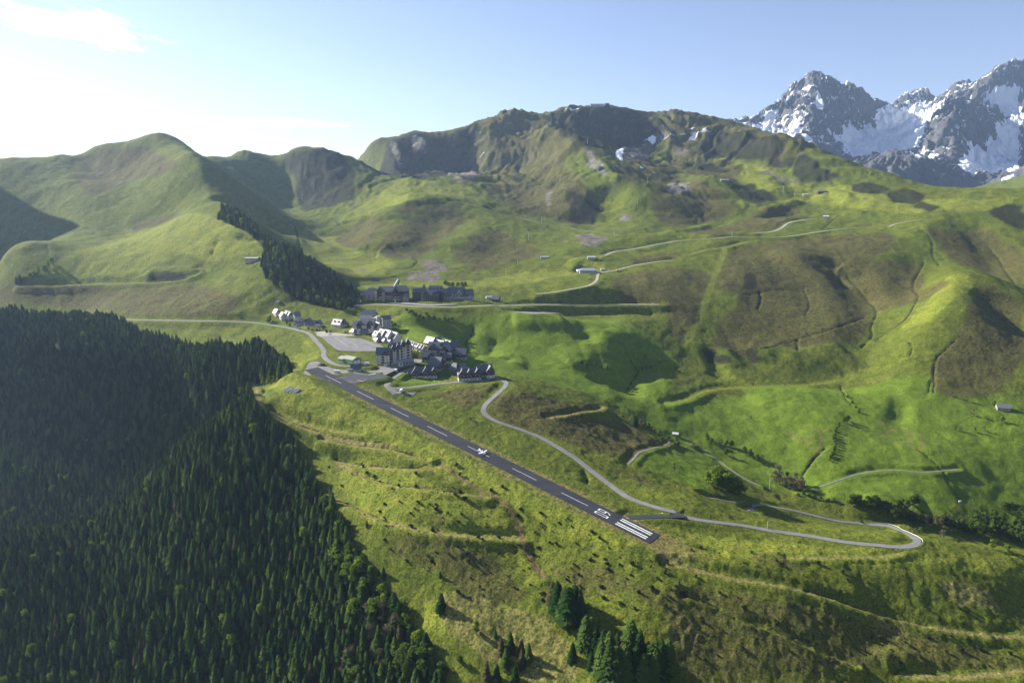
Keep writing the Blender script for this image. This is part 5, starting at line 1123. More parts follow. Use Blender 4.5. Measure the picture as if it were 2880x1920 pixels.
def blob_crown(seed, n, lumps, R, H, base, leaf, fill=.25, low=False):
    g = np.random.default_rng(seed); V = []; F = []
    C = []
    for i in range(lumps):
        a = g.random()*6.283; q = g.random(); h = base+(H-base)*(.12+.76*q); rr = R*(.62*math.sin(math.pi*min(1, .18+.8*q))**.8)*math.sqrt(g.random()*.9+.1)
        C.append((rr*math.cos(a), rr*math.sin(a), h, R*(.34+.26*g.random())*(1.05-.35*q)))
    C = np.array(C)
    for i in range(n):
        c = C[g.integers(len(C))]; d = g.normal(size=3); d /= np.linalg.norm(d); rad = c[3]*(1-fill*g.random()**2); o = c[:3]+d*rad*np.array([1, 1, .85]); 
        if o[2] < base*.6: o[2] = base*.6+g.random()*.1
        nn = d+g.normal(size=3)*.55+np.array([0, 0, .35]); nn /= np.linalg.norm(nn); u = np.cross(nn, g.normal(size=3)); u /= np.linalg.norm(u)+1e-9; w = np.cross(nn, u); s = leaf*(.6+.8*g.random())
        b = len(V); V += [o-u*s-w*s*.5, o+u*s*.3-w*s, o+u*s+w*s*.5, o-u*s*.2+w*s]; F += [(b, b+1, b+2, b+3)]
    return np.array(V), np.array(F), C
def trunk_mesh(name, H, r, C, mat, fine=False, seed=1):
    mb = MB(); g = np.random.default_rng(seed); top = H*.62; bend = g.normal(size=2)*.03*H
    mb.tube((0, 0, -H*.06), (bend[0]*.5, bend[1]*.5, top*.5), r, r*.75, 6); mb.tube((bend[0]*.5, bend[1]*.5, top*.5), (bend[0], bend[1], top), r*.75, r*.4, 6)
    for c in C:
        z = min(c[2]*.62, top*.95); q = z/top; a = (bend[0]*q, bend[1]*q, z); mb.tube(a, (c[0]*.9, c[1]*.9, c[2]), r*.38, r*.08, 4, cap=False)
        if fine:
            for k in range(7):
                d = g.normal(size=3); d /= np.linalg.norm(d); d[2] = abs(d[2]); s = .35+.5*g.random(); st = Vector(a).lerp(Vector(c[:3]), s); mb.tube(st, st+Vector(d)*c[3]*1.2, r*.12, r*.02, 3, cap=False)
    return mb.mesh(name, [mat])
VEG = {}
def make_vegetation():
    M['bark'] = flatmat('bark', (.10, .08, .06), .95, .3, 3); M['pale_bark'] = flatmat('pale_bark', (.26, .24, .20), .95, .3, 3)
    M['needles'] = leaf_material('spruce_needles', (.020, .050, .012), (.074, .118, .026), .3, .9)
    M['needles_brown'] = leaf_material('dry_needles', (.045, .045, .018), (.085, .075, .030), .15)
    M['fresh'] = leaf_material('fresh_leaves', (.095, .160, .018), (.180, .245, .030), .45)
    M['green'] = leaf_material('green_leaves', (.050, .092, .014), (.095, .140, .024), .42)
    M['brownleaf'] = leaf_material('budding_twigs', (.085, .075, .045), (.150, .130, .070), .25)
    M['juniper'] = leaf_material('juniper_leaves', (.022, .032, .013), (.050, .056, .024), .15)
    for i in range(6):
        V, Fq = spruce_mesh(100+i, 1, (.85, 1, 1.15, 1.0, .75, 1.25)[i], (1, 1, 1, .8, 1, .9)[i])
        tm = MB(); tm.tube((0, 0, -.06), (0, 0, .9), .016, .004, 6)
        VEG['spruce', i] = (mesh_np('spruce_crown', V, Fq, [M['needles' if i != 3 else 'needles_brown']], False), tm.mesh('spruce_trunk', [M['bark']]))
    for i in range(4):
        for kind, mat, n, leaf, fine in (('fresh', 'fresh', 950, .036, False), ('green', 'green', 950, .038, False), ('brown', 'brownleaf', 620, .024, True)):
            V, Fq, C = blob_crown(200+i*7+len(kind), n, 10+i, .32+.05*i, 1., .14, leaf, .35 if kind != 'brown' else .9)
            VEG[kind, i] = (mesh_np(kind+'_crown', V, Fq, [M[mat]], False), trunk_mesh(kind+'_trunk', 1., .022, C, M['pale_bark' if kind == 'brown' else 'bark'], fine, i))
        V, Fq, C = blob_crown(300+i, 420, 8, .75, 1., .08, .10, .3)
        VEG['juniper', i] = (mesh_np('juniper_foliage', V, Fq, [M['juniper']], False), trunk_mesh('juniper_stem', .8, .05, C, M['bark'], False, i))
        V, Fq, C = blob_crown(330+i, 480, 8, .6, 1., .08, .07, .3)
        VEG['bush', i] = (mesh_np('bush_foliage', V, Fq, [M['green']], False), trunk_mesh('bush_stem', .8, .04, C, M['bark'], False, i))
PARTN = dict(spruce=('crown', 'trunk'), fresh=('crown', 'trunk'), green=('crown', 'trunk'), brown=('crown', 'trunk'), juniper=('foliage', 'stem'), bush=('foliage', 'stem'))
THINGN = dict(spruce='spruce_tree', fresh='leafy_tree', green='leafy_tree', brown='budding_tree', juniper='juniper_bush', bush='leafy_bush')
CATN = dict(spruce='tree', fresh='tree', green='tree', brown='tree', juniper='bush', bush='bush')
def plant(kind, x, y, h, label, group=None, var=None, wide=1.):
    e = bpy.data.objects.new(THINGN[kind], None); e.location = (x, y, float(zat(x, y))); e.empty_display_size = .5; link(e)
    tag(e, label, CATN[kind], group); i = int(RNG.integers(6 if kind == 'spruce' else 4)) if var is None else var
    if kind == 'spruce' and i == 3 and RNG.random() < .7: i = 1
    e.rotation_euler = (RNG.normal()*.02, RNG.normal()*.02, RNG.random()*6.28); s = h*(.9+.2*RNG.random()); e.scale = (s*wide, s*wide, s)
    for nm, me in zip(PARTN[kind], VEG[kind, i]): link(bpy.data.objects.new(nm, me), e)
    return e
FOREST_E = 'b5 1000 325;1050 425;1110 485;1170 545;1225 615;1290 725;1335 805;1380 880|b6 40 190;160 410;200 530;250 650;330 760;400 880;480 960;560 1080;690 1200;760 1330;850 1458'
FOREST_N = 'b5 0 48;200 58;300 64;420 68;510 80;560 117;700 167;830 197;980 207;1060 177;1100 197;1190 262;1198 298;1130 312'
def in_poly(poly, x, y):
    c = np.zeros(len(x), bool); j = len(poly)-1
    for i in range(len(poly)):
        xi, yi = poly[i][:2]; xj, yj = poly[j][:2]
        if yi != yj: c ^= ((yi > y) != (yj > y)) & (x < (xj-xi)*(y-yi)/(yj-yi)+xi)
        j = i
    return c
def forest_poly():
    a = hits(FOREST_N); b = hits(FOREST_E)
    return np.vstack([[(-1250, a[0][1]+60, 0)], a, b, [(-90, 330, 0), (-160, 240, 0), (-1000, 240, 0), (-1300, 700, 0)]])
FP = forest_poly()
MK['forest'] = np.maximum(MK['forest'], blur(poly_mask(FP, 0), 2))
WOOD = 'b1 1470 670;1600 720;1720 840;1800 890;1950 960;2100 1050;2227 1129;2277 1171;2347 1228;2370 1260;2300 1340;2256 1359;2192 1331;2067 1303;1926 1249;1823 1192;1752 1129;1720 1050;1745 960;1690 870;1560 800;1440 740'
WP = hits(WOOD); MK['forest'] = np.maximum(MK['forest'], blur(poly_mask(WP, 3), 1))
CLEAR = hits('b5 0 95;120 110;240 150;260 240;200 270;0 255')
def scatter(poly, sp, seed):
    g = np.random.default_rng(seed); x0, x1, y0, y1 = poly[:, 0].min(), poly[:, 0].max(), poly[:, 1].min(), poly[:, 1].max()
    xs, ys = np.meshgrid(np.arange(x0, x1, sp), np.arange(y0, y1, sp*.87)); xs = xs+(np.arange(xs.shape[0]) % 2)[:, None]*sp/2
    x = (xs+g.uniform(-.38, .38, xs.shape)*sp).ravel(); y = (ys+g.uniform(-.38, .38, ys.shape)*sp).ravel(); k = in_poly(poly, x, y); return x[k], y[k]
def instance_forest(name, x, y, h, var, label):
    """one mass of trees: points carrying size, turn and kind, with tree meshes instanced on them"""
    n = len(x); me = bpy.data.meshes.new(name); me.vertices.add(n); me.vertices.foreach_set('co', np.c_[x, y, zat(x, y)].astype(np.float32).ravel())
    for nm, ty, v in (('size', 'FLOAT', h), ('turn', 'FLOAT', np.random.default_rng(3).random(n)*6.28), ('sort', 'INT', var)):
        a = me.attributes.new(nm, ty, 'POINT'); a.data.foreach_set('value', np.asarray(v, np.float32 if ty == 'FLOAT' else np.int32))
    o = obj(name, me, label=label, kind='stuff')
    col = bpy.data.collections.get('tree_models')
    if col is None:
        col = bpy.data.collections.new('tree_models')
        for i in range(8):
            c, t = VEG['spruce', i] if i < 6 else VEG[('fresh', 'brown')[i-6], 1]
            bm = bmesh.new(); bm.from_mesh(c); nf = len(bm.faces); bm.from_mesh(t); bm.faces.ensure_lookup_table()
            for f in bm.faces[nf:]: f.material_index = 1
            mm = bpy.data.meshes.new('tree_model_%d' % i); bm.to_mesh(mm); bm.free(); mm.materials.append(c.materials[0]); mm.materials.append(t.materials[0])
            col.objects.link(bpy.data.objects.new('tree_model_%d' % i, mm))
    ng = bpy.data.node_groups.new(name+'_nodes', 'GeometryNodeTree'); ng.interface.new_socket('Geometry', in_out='INPUT', socket_type='NodeSocketGeometry'); ng.interface.new_socket('Geometry', in_out='OUTPUT', socket_type='NodeSocketGeometry')
    N = ng.nodes.new; L = ng.links.new; gi = N('NodeGroupInput'); go = N('NodeGroupOutput'); ip = N('GeometryNodeInstanceOnPoints'); ci = N('GeometryNodeCollectionInfo'); ci.inputs[0].default_value = col; ci.inputs['Separate Children'].default_value = True; ci.inputs['Reset Children'].default_value = True
    def na(nm, ty): q = N('GeometryNodeInputNamedAttribute'); q.data_type = ty; q.inputs[0].default_value = nm; return q.outputs[0]
    L(gi.outputs[0], ip.inputs['Points']); L(ci.outputs[0], ip.inputs['Instance']); ip.inputs['Pick Instance'].default_value = True; L(na('sort', 'INT'), ip.inputs['Instance Index'])
    cr = N('ShaderNodeCombineXYZ'); L(na('turn', 'FLOAT'), cr.inputs[2]); er = N('FunctionNodeEulerToRotation'); L(cr.outputs[0], er.inputs[0]); L(er.outputs[0], ip.inputs['Rotation']); L(na('size', 'FLOAT'), ip.inputs['Scale'])
    L(ip.outputs[0], go.inputs[0]); md = o.modifiers.new('trees', 'NODES'); md.node_group = ng
    return o
ORD = ['', 'second', 'third', 'fourth', 'fifth', 'sixth', 'seventh', 'eighth', 'ninth', 'tenth', 'eleventh', 'twelfth', 'thirteenth', 'fourteenth', 'fifteenth', 'sixteenth', 'seventeenth', 'eighteenth', 'nineteenth', 'twentieth']
def place(i, n):
    if n == 1: return ''
    if i == 0: return ', leftmost one'
    if i == n-1: return ', rightmost one'
    if i < n/2 and i < 20: return ', '+ORD[i]+' from left'
    j = n-1-i
    return ', '+ORD[j]+' from right' if j < 20 else ', in the middle'
def px_tree(s, kind, h, label, group=None, dv=0, **kw):
    out = []; L = sorted(px(s))
    for i, (u, v) in enumerate(L):
        x, y, z = hit(u, v+dv); out.append(plant(kind, x, y, h*(.85+.3*RNG.random()), label+place(i, len(L)), group, **kw))
    return out
def build_vegetation():
    make_vegetation()
    # ---- the big spruce forest on the left
    x, y = scatter(FP, 5.4, 5); z = zat(x, y); t = x/y; k = (np.abs(t) < 1.0) & (y > 250); x, y, z = x[k], y[k], z[k]
    g = np.random.default_rng(11); cl = in_poly(CLEAR, x, y); k = ~cl | (g.random(len(x)) < .3); x, y, z = x[k], y[k], z[k]
    n = len(x); h = (12.0+3.5*noise(x/35, y/35, 4)+g.normal(size=n)*2.4).clip(5.5, 19); dist = np.sqrt(x*x+y*y+(z-CAMZ)**2); var = g.choice([0, 1, 2, 4, 5, 3, 6], n, p=[.2, .22, .2, .16, .17, .04, .01])
    tt, e = x/y, (z+h*.5-CAMZ)/y; b = (-SP-e*CP)/(CP-e*SP); u = PU+tt*F_PX*(CP-b*SP); v = PV+b*F_PX; vis = (u > 0) & (u < 2880) & (v > 0) & (v < 1915)
    app = np.where(vis & (var < 6), h/dist, 0); big = np.argsort(-app)[:300]; rest = np.ones(n, bool); rest[big] = False
    for i in big: plant('spruce', x[i], y[i], h[i], 'dark green spruce near the lower edge of the dense forest on the left', 'spruces of the forest on the left', int(var[i]))
    instance_forest('spruce_forest', x[rest], y[rest], h[rest], var[rest], 'dense dark spruce forest covering the ravine on the left')
    x, y = scatter(WP, 7.5, 6); instance_forest('hillside_wood', x, y, 9+5*np.random.default_rng(2).random(len(x)), np.random.default_rng(4).choice([0, 1, 2, 4, 6], len(x), p=[.3, .25, .2, .15, .1]), 'narrow dark wood running down the far hillside above the village')
    # ---- leafy trees in and along the forest
    G = 'leafy trees in the spruce forest'
    px_tree('b5 1085 322;1110 312;1130 312;995 360;972 392;935 655;1030 665;1195 680;1160 612;1190 785;1270 780;575 712;735 268;770 298;555 530;900 455;845 470;760 705;1185 600;580 905;800 560', 'fresh', 9, 'bright green leafy tree standing out among the dark spruces', G, 14)
    px_tree('b5 20 1195;215 1545;305 1550;85 1540;165 1060;75 1200', 'fresh', 10, 'bright green leafy tree near the bottom left corner of the forest', G, 14)
    px_tree('b6 110 600;160 630;200 670;240 760;370 970;240 970;130 560;270 700;300 820;190 720', 'fresh', 13, 'yellow green leafy tree on the forest edge beside the grassy slope', 'leafy trees on the forest edge', 16, wide=1.2)
    px_tree('b6 560 1290;620 1310;680 1330;540 1350;590 1340;250 1420;200 1440', 'green', 14, 'green leafy tree at the forest corner near the bottom edge', 'leafy trees on the forest edge', 16, wide=1.2)
    px_tree('b6 300 1000;420 1020;330 1080;450 1140;400 1310;460 1340;190 1320;230 1250;180 690;340 1120;500 1090', 'brown', 14, 'brown budding tree on the forest edge beside the grassy slope', 'budding trees on the forest edge', 16, wide=1.2)
    px_tree('b5 660 700;1100 690;1060 460;1350 1060;960 560', 'brown', 9, 'brown budding tree among the spruces of the slope', 'budding trees in the forest', 12)
    px_tree('b6 70 350;130 440;200 590;270 660;340 750;410 850;480 950;560 1060;650 1170;730 1290', 'fresh', 9, 'light green tree on the very rim of the forest', 'leafy trees on the forest edge', 6, wide=1.3)
    px_tree('b6 40 260;100 400;170 520;235 620;300 700;440 900;520 1000;600 1110;700 1230;800 1380', 'green', 9, 'bushy green tree on the very rim of the forest', 'leafy trees on the forest edge', 10, wide=1.3)
    # ---- conifers standing free on the foreground slope
    GF = 'conifers on the foreground slope'
    for s, kd, hh, lb in (('c7 485 455', 'spruce', 8, 'small dark spruce with a smaller one beside it on the slope by the forest'), ('c7 432 428', 'spruce', 4.5, 'smallest dark spruce left of its taller neighbour on the slope by the forest'),
                          ('c7 622 815', 'spruce', 13, 'slim dark spruce next to a round green tree on the slope'), ('c7 706 825', 'fresh', 9, 'round green leafy tree next to a slim dark spruce'),
                          ('c7 1085 800', 'spruce', 13, 'thin grey green spruce casting a long shadow in the pale grass'), ('c7 1075 450', 'spruce', 5, 'little spruce on the brown heather slope above the pale grass'),
                          ('b6 310 425', 'spruce', 5, 'lone small spruce beside the grassy path near the forest edge'), ('b6 1030 1130', 'fresh', 9, 'bright green bushy tree alone on the pale grass slope'),
                          ('b6 1160 1150', 'spruce', 7, 'small blue green spruce right of the bright green bushy tree'), ('b6 930 1330', 'green', 8, 'leaning green tree with a long shadow near the bottom edge'),
                          ('c3 515 1195', 'spruce', 12, 'slim spruce at the edge of the big dark spruce group'), ('c3 765 1305', 'spruce', 11, 'green spruce below the slim one beside the dark group'), ('c3 960 1440', 'spruce', 10, 'lowest green spruce beside the dark group at the bottom edge'),
                          ('c3 1925 200', 'spruce', 4, 'tiny pointed conifer on the slope below the runway end')):
        px_tree(s, kd, hh, lb)
    px_tree('c3 250 440;330 500;395 575;480 650;300 470;560 520;610 560', 'spruce', 19, 'tall dark spruce in the upper clump at the earth track', GF, wide=1.2)
    px_tree('c3 700 990;765 970;830 1080;920 1140;1010 1200;1100 1230;1270 1270;1280 1040;1400 1220;1500 1300;1550 1370;1620 1320;1700 1400;1220 1420;1450 1460;1350 1400;1100 1440;1000 1420;1600 1460;900 1330;1180 1330;1780 1350', 'spruce', 20, 'tall dark spruce in the big shaded group at the bottom edge', GF, wide=1.2)
    px_tree('b6 1200 1260;1260 1240;1330 1270;1380 1300;1230 1340;1100 1430;1170 1450;1290 1440;1340 1350', 'spruce', 12, 'brownish spruce in the loose group between the path and the bottom edge', GF, var=3)
    # ---- junipers
    J = 'junipers on the foreground slope'
    for s, n, seed, lb in (('b6 250 320;800 330;1300 300;1900 460;2352 640;2352 1000;1800 850;1300 980;950 900;500 640', 120, 21, 'low dark juniper bush on the slope between the runway and the forest'), ('b7 0 940;700 1010;1500 1190;2340 1320;2340 1500;1400 1500;500 1540;0 1350', 70, 22, 'low dark juniper bush on the brown slope at the lower right'), ('b6 0 30;700 60;1150 280;900 420;300 300', 28, 23, 'low juniper bush on the bright grass beside the zigzag paths'), ('b7 0 640;800 730;1700 960;2300 1180;1500 1100;600 850', 30, 24, 'small dark bush in the meadow below the hairpin road')):
        P = hits(s); g = np.random.default_rng(seed); xs = g.uniform(P[:, 0].min(), P[:, 0].max(), 900); ys = g.uniform(P[:, 1].min(), P[:, 1].max(), 900); k = in_poly(P, xs, ys); xs, ys = xs[k][:n], ys[k][:n]
        for a, c in zip(xs, ys): plant('juniper', a, c, .8+1.7*g.random()**2, lb, J, wide=1.0+.5*g.random())
    px_tree('c3 1650 135;1390 320;1560 260;930 400;1140 470;1340 530;600 80;120 430;1960 335;2140 100', 'juniper', 2.4, 'broad dark juniper above the big spruce group', J)
    px_tree('b8 240 1030;610 1200;520 1230;270 1100', 'juniper', 2.6, 'dark rounded bush on the bank beside the runway', 'bushes on the runway bank')
    # ---- trees of the valley on the right
    GV = 'trees in the valley on the right'
    px_tree('b4 1165 1150;1185 1140', 'green', 9, 'dense dark green tree at the upper end of the field row', GV)
    px_tree('b4 1130 1165;1125 1180;1112 1195;1108 1212;1102 1230;1098 1248;1100 1265;1102 1283;1106 1300;1100 1318;1096 1336;1090 1352;1085 1370;1076 1386;1068 1402', 'green', 4.5, 'small tree in the row between the two bright fields', GV, wide=1.5)
    px_tree('b4 1240 1050;1262 1082;1215 1020;1180 985', 'bush', 4, 'bush along the little stream above the field row', GV)
    px_tree('b4 255 1262;285 1282;345 1292;380 1302', 'fresh', 8, 'light green tree by the white roofed hut at the stream', GV); px_tree('b4 415 1308;385 1365;500 1352;540 1375;580 1402', 'green', 9, 'round green tree along the stream in the green valley', GV)
    px_tree('b4 330 1312;620 1392;60 1278;160 1302;215 1342;545 1132', 'brown', 6, 'bare brown tree in the bright meadows of the valley', GV)
    px_tree('b4 1895 1198;2205 1147;2025 1217;2150 1037', 'fresh', 7, 'lone light green tree on the meadow below the barn', GV); px_tree('b4 2080 1203;1930 1203;1870 978;1970 1008;2010 1102', 'brown', 8, 'brown bare tree on the slope below the barn', GV)
    px_tree('b7 260 260;290 275;320 280;350 290;380 300;410 310;440 320;465 330;300 255;340 262;380 275;420 290;455 310;320 245', 'fresh', 16, 'light green tree of the round copse above the road hairpin', 'trees of the copse', wide=1.25)
    px_tree('b7 700 250;730 260;760 275;790 290;820 300;850 305;880 300;720 230;780 250;830 270;870 280', 'brown', 14, 'brown tree of the clump where the streams meet', 'trees where the streams meet', wide=1.25)
    px_tree('b7 850 335;885 330;925 345;960 355;1000 358;1050 372;1090 375', 'bush', 4, 'low green bush on the stream bank', GV)
    px_tree('c4 380 290;420 285;560 305;600 325;650 335;700 345;760 355;820 372;900 362;1000 335;1080 300;1110 285;480 300;860 385;950 350', 'green', 13, 'dark shaded tree in the row along the valley stream', 'shaded trees along the stream')
    px_tree('c4 900 415;990 432;1120 445;1190 455;1260 475;1340 495;1400 505;1480 505;1540 505;1610 505;1645 525;1070 470;1230 510;1380 540;1470 540', 'brown', 11, 'brownish tree in the riverside wood on the right', 'riverside wood')
    px_tree('c4 1580 585;1690 585;1800 622;1880 622;1980 625;1800 505;1900 485;2000 475;2100 505;2080 565;2150 585;2200 655;2100 645;2250 525;2300 605;2340 525;2250 695;2300 725;2340 655;2120 355;2180 365;2260 375;2330 355;2000 425;1780 445;1850 435', 'green', 12, 'green tree in the riverside wood on the right', 'riverside wood')
    px_tree('c4 860 430;940 445;1030 455;1090 480;1160 480;1290 500;1440 530;1510 545;1560 550;1640 560;1740 560;1740 610;1840 570;1930 560;2020 550;2040 620;2120 600;2180 620;2260 620;2330 690', 'green', 10, 'bush of the belt along the stream', 'riverside wood', wide=1.3)
    px_tree('c4 1170 612', 'fresh', 7, 'round fresh green tree just beyond the hairpin bend'); px_tree('c4 1420 657', 'brown', 9, 'bare thin tree on the grass right of the hairpin bend'); px_tree('c4 1110 602;1045 590', 'brown', 5, 'bare brown shrub beside the fresh green tree beyond the hairpin', GV)
    px_tree('c4 2140 812;1985 778;2230 700', 'fresh', 8, 'thin light tree on the meadow edge at the far right', GV); px_tree('c4 500 485;1600 705', 'bush', 3, 'small dark bush on the bank near the hairpin road', GV)
    px_tree('b8 1245 212;1300 218;1350 228;1400 242;1450 262;1280 252', 'green', 8, 'dark tree in the hollow of the green valley', GV); px_tree('b8 1870 207;1730 262;1765 257;1800 252;1750 162', 'fresh', 8, 'light tree above the stream at the foot of the brown hillside', GV)
    px_tree('b8 1665 702;1680 690', 'spruce', 12, 'pointed conifer at the end of the heather spur', GV); px_tree('b8 1745 707;1780 732', 'green', 8, 'green tree beside the pointed conifer of the spur', GV)
    px_tree('b8 1800 762;1830 772;1865 792;1885 792;1720 702;2130 882;2200 902;1980 1062', 'brown', 8, 'bare tree with pale trunk beyond the heather spur', GV); px_tree('b8 1880 842;1940 817;2000 832;2020 862;2240 802;2262 822', 'fresh', 7, 'fresh green tree beside the lane in the valley meadow', GV)
    px_tree('b8 350 660', 'bush', 4, 'green bush between the runway and the valley road')
    # ---- village greenery
    GG = 'trees and bushes of the village'
    px_tree('a1 190 430;205 415', 'green', 9, 'dark tree left of the white houses above the road', GG); px_tree('a1 390 470;360 450', 'green', 7, 'round olive tree in front of the white houses', GG); px_tree('a1 940 468', 'fresh', 7, 'bright green tree left of the green gabled hotel', GG)
    px_tree('a1 735 522;772 522', 'bush', 3.5, 'small tree on the grass island of the entrance square', GG); px_tree('a1 1660 625;1600 672', 'fresh', 6, 'green tree beside the terrace of pale roofed houses', GG); px_tree('a1 560 492;600 502;640 502;700 492;670 498', 'bush', 3, 'dark hedge bush in front of the low houses by the road', GG)
    px_tree('a1 1490 322;1540 332;1580 362;1620 372;1650 392;1700 382;1750 392;1800 402;1850 402;1890 412;1920 402;1520 345;1560 350;1680 360', 'bush', 5, 'green shrub on the bank below the upper resort road', 'shrubs below the upper road'); px_tree('a1 1380 452;1360 472;1350 432', 'bush', 4, 'shrub on the edge of the stream gully beside the white tower block', GG)
    px_tree('b2 850 1232;880 1237;910 1232;940 1232;960 1227;830 1222', 'bush', 8, 'tree of the little grove behind the upper resort buildings', 'grove behind the resort')
    px_tree('b1 110 1167;140 1162;160 1157;130 1152', 'spruce', 13, 'dark spruce in the clump at the far left of the hill', 'trees at the far left'); px_tree('b1 200 1132;230 1122;260 1102;290 1082;320 1062;345 1042;300 1097;250 1127', 'fresh', 12, 'light green tree in the row on the far left hill edge', 'trees at the far left')
    px_tree('b1 590 1442', 'fresh', 13, 'tall light green tree standing up above the spruces by the road')
# ================================================================ vehicles, aircraft, lifts, signs and other small things
def empty(name, loc, rz, label, cat, group=None):
    e = bpy.data.objects.new(name, None); e.location = loc; e.rotation_euler = (0, 0, rz); e.empty_display_size = 1; link(e); return tag(e, label, cat, group)
def wheel_mesh(r, w):
    mb = MB(); mb.tube((0, -w/2, 0), (0, w/2, 0), r, r, 14); return mb.mesh('tyre', [M['rubber']])
def profile_body(pts, w, mat, name, taper=.9, z_t=1.0):
    """side outline (x, z) swept across the width with narrowing towards the top"""
    mb = MB(); n = len(pts); rings = []
    for f in (-.5, -.44, .44, .5):
        rings.append([(x*(1 if abs(f) < .47 else .985), f*w*(1 if z < z_t else taper), z if abs(f) < .47 else z_t+(z-z_t)*.96) for x, z in pts])
    mb.loft(rings); return mb.mesh(name, [mat])
def add_wheels(root, xs, half, r, w=.22):
    me = wheel_mesh(r, w); rim = MB().tube((0, -w/2-.01, 0), (0, w/2+.01, 0), r*.6, r*.6, 10).mesh('rim', [M['metal']])
    for x in xs:
        for s in (-1, 1): t = sub(root, 'wheel', me, (x, s*(half-.1), r)); sub(t, 'rim', rim, (0, 0, 0))
def motorhome(s, rz, label):
    h = hit(*px(s)[0]); r = empty('motorhome', h, rz, label, 'motorhome', 'motorhomes parked around the village')
    sub(r, 'body', profile_body([(-3.3, .45), (3.1, .45), (3.2, 1.0), (2.6, 1.25), (2.2, 1.85), (2.9, 2.1), (2.8, 2.75), (2.3, 2.95), (-3.2, 2.95), (-3.35, 2.6)], 2.25, M['vehicle_white'], 'body', .97, 1.2), (0, 0, .15))
    sub(r, 'windscreen', MB().add([(2.68, -.85, 1.42), (2.68, .85, 1.42), (2.34, .85, 1.98), (2.34, -.85, 1.98)], [(0, 1, 2, 3)]).mesh('windscreen', [M['glass']]), (0, 0, .05))
    for x in (-2.2, -.4, 1.2):
        for sg in (-1, 1): sub(r, 'side_window', MB().box(-.5, .5, -.02, .02, 0, .55).mesh('side_window', [M['glass']]), (x, sg*1.115, 1.75))
    sub(r, 'roof_hatch', MB().box(-.4, .4, -.4, .4, 0, .14).mesh('roof_hatch', [M['metal']]), (-.8, 0, 3.08)); sub(r, 'stripe', MB().box(-3.0, 1.8, -1.135, 1.135, 1.2, 1.32).mesh('stripe', [M['vehicle_grey']]), (0, 0, .15))
    add_wheels(r, (-2.0, 2.0), 1.1, .36); return r
def car(s, rz, mat, label, xyz=None):
    h = xyz or hit(*px(s)[0]); r = empty('parked_car', h, rz, label, 'car', 'parked cars')
    sub(r, 'body', profile_body([(-2.1, .3), (2.1, .3), (2.15, .65), (1.9, .85), (1.0, .95), (-1.9, .98), (-2.15, .8)], 1.78, M[mat], 'body', .95, .8), (0, 0, .05)); sub(r, 'cabin', profile_body([(-1.85, .95), (1.05, .93), (.35, 1.45), (-1.2, 1.48)], 1.6, M['glass'], 'cabin', .82, 1.0), (0, 0, .05)); sub(r, 'roof', MB().box(-1.15, .32, -.62, .62, 1.5, 1.56).mesh('roof', [M[mat]]), (0, 0, .03))
    for y in (-.6, .6): sub(r, 'headlight', MB().box(2.08, 2.17, -.16, .16, .62, .76).mesh('headlight', [M['frame']]), (0, y, .05))
    add_wheels(r, (-1.3, 1.35), .85, .31); return r
def ellipse(x, ry, rz, zc=0, n=12): return [(x, ry*math.cos(2*math.pi*i/n), zc+rz*math.sin(2*math.pi*i/n)) for i in range(n)]
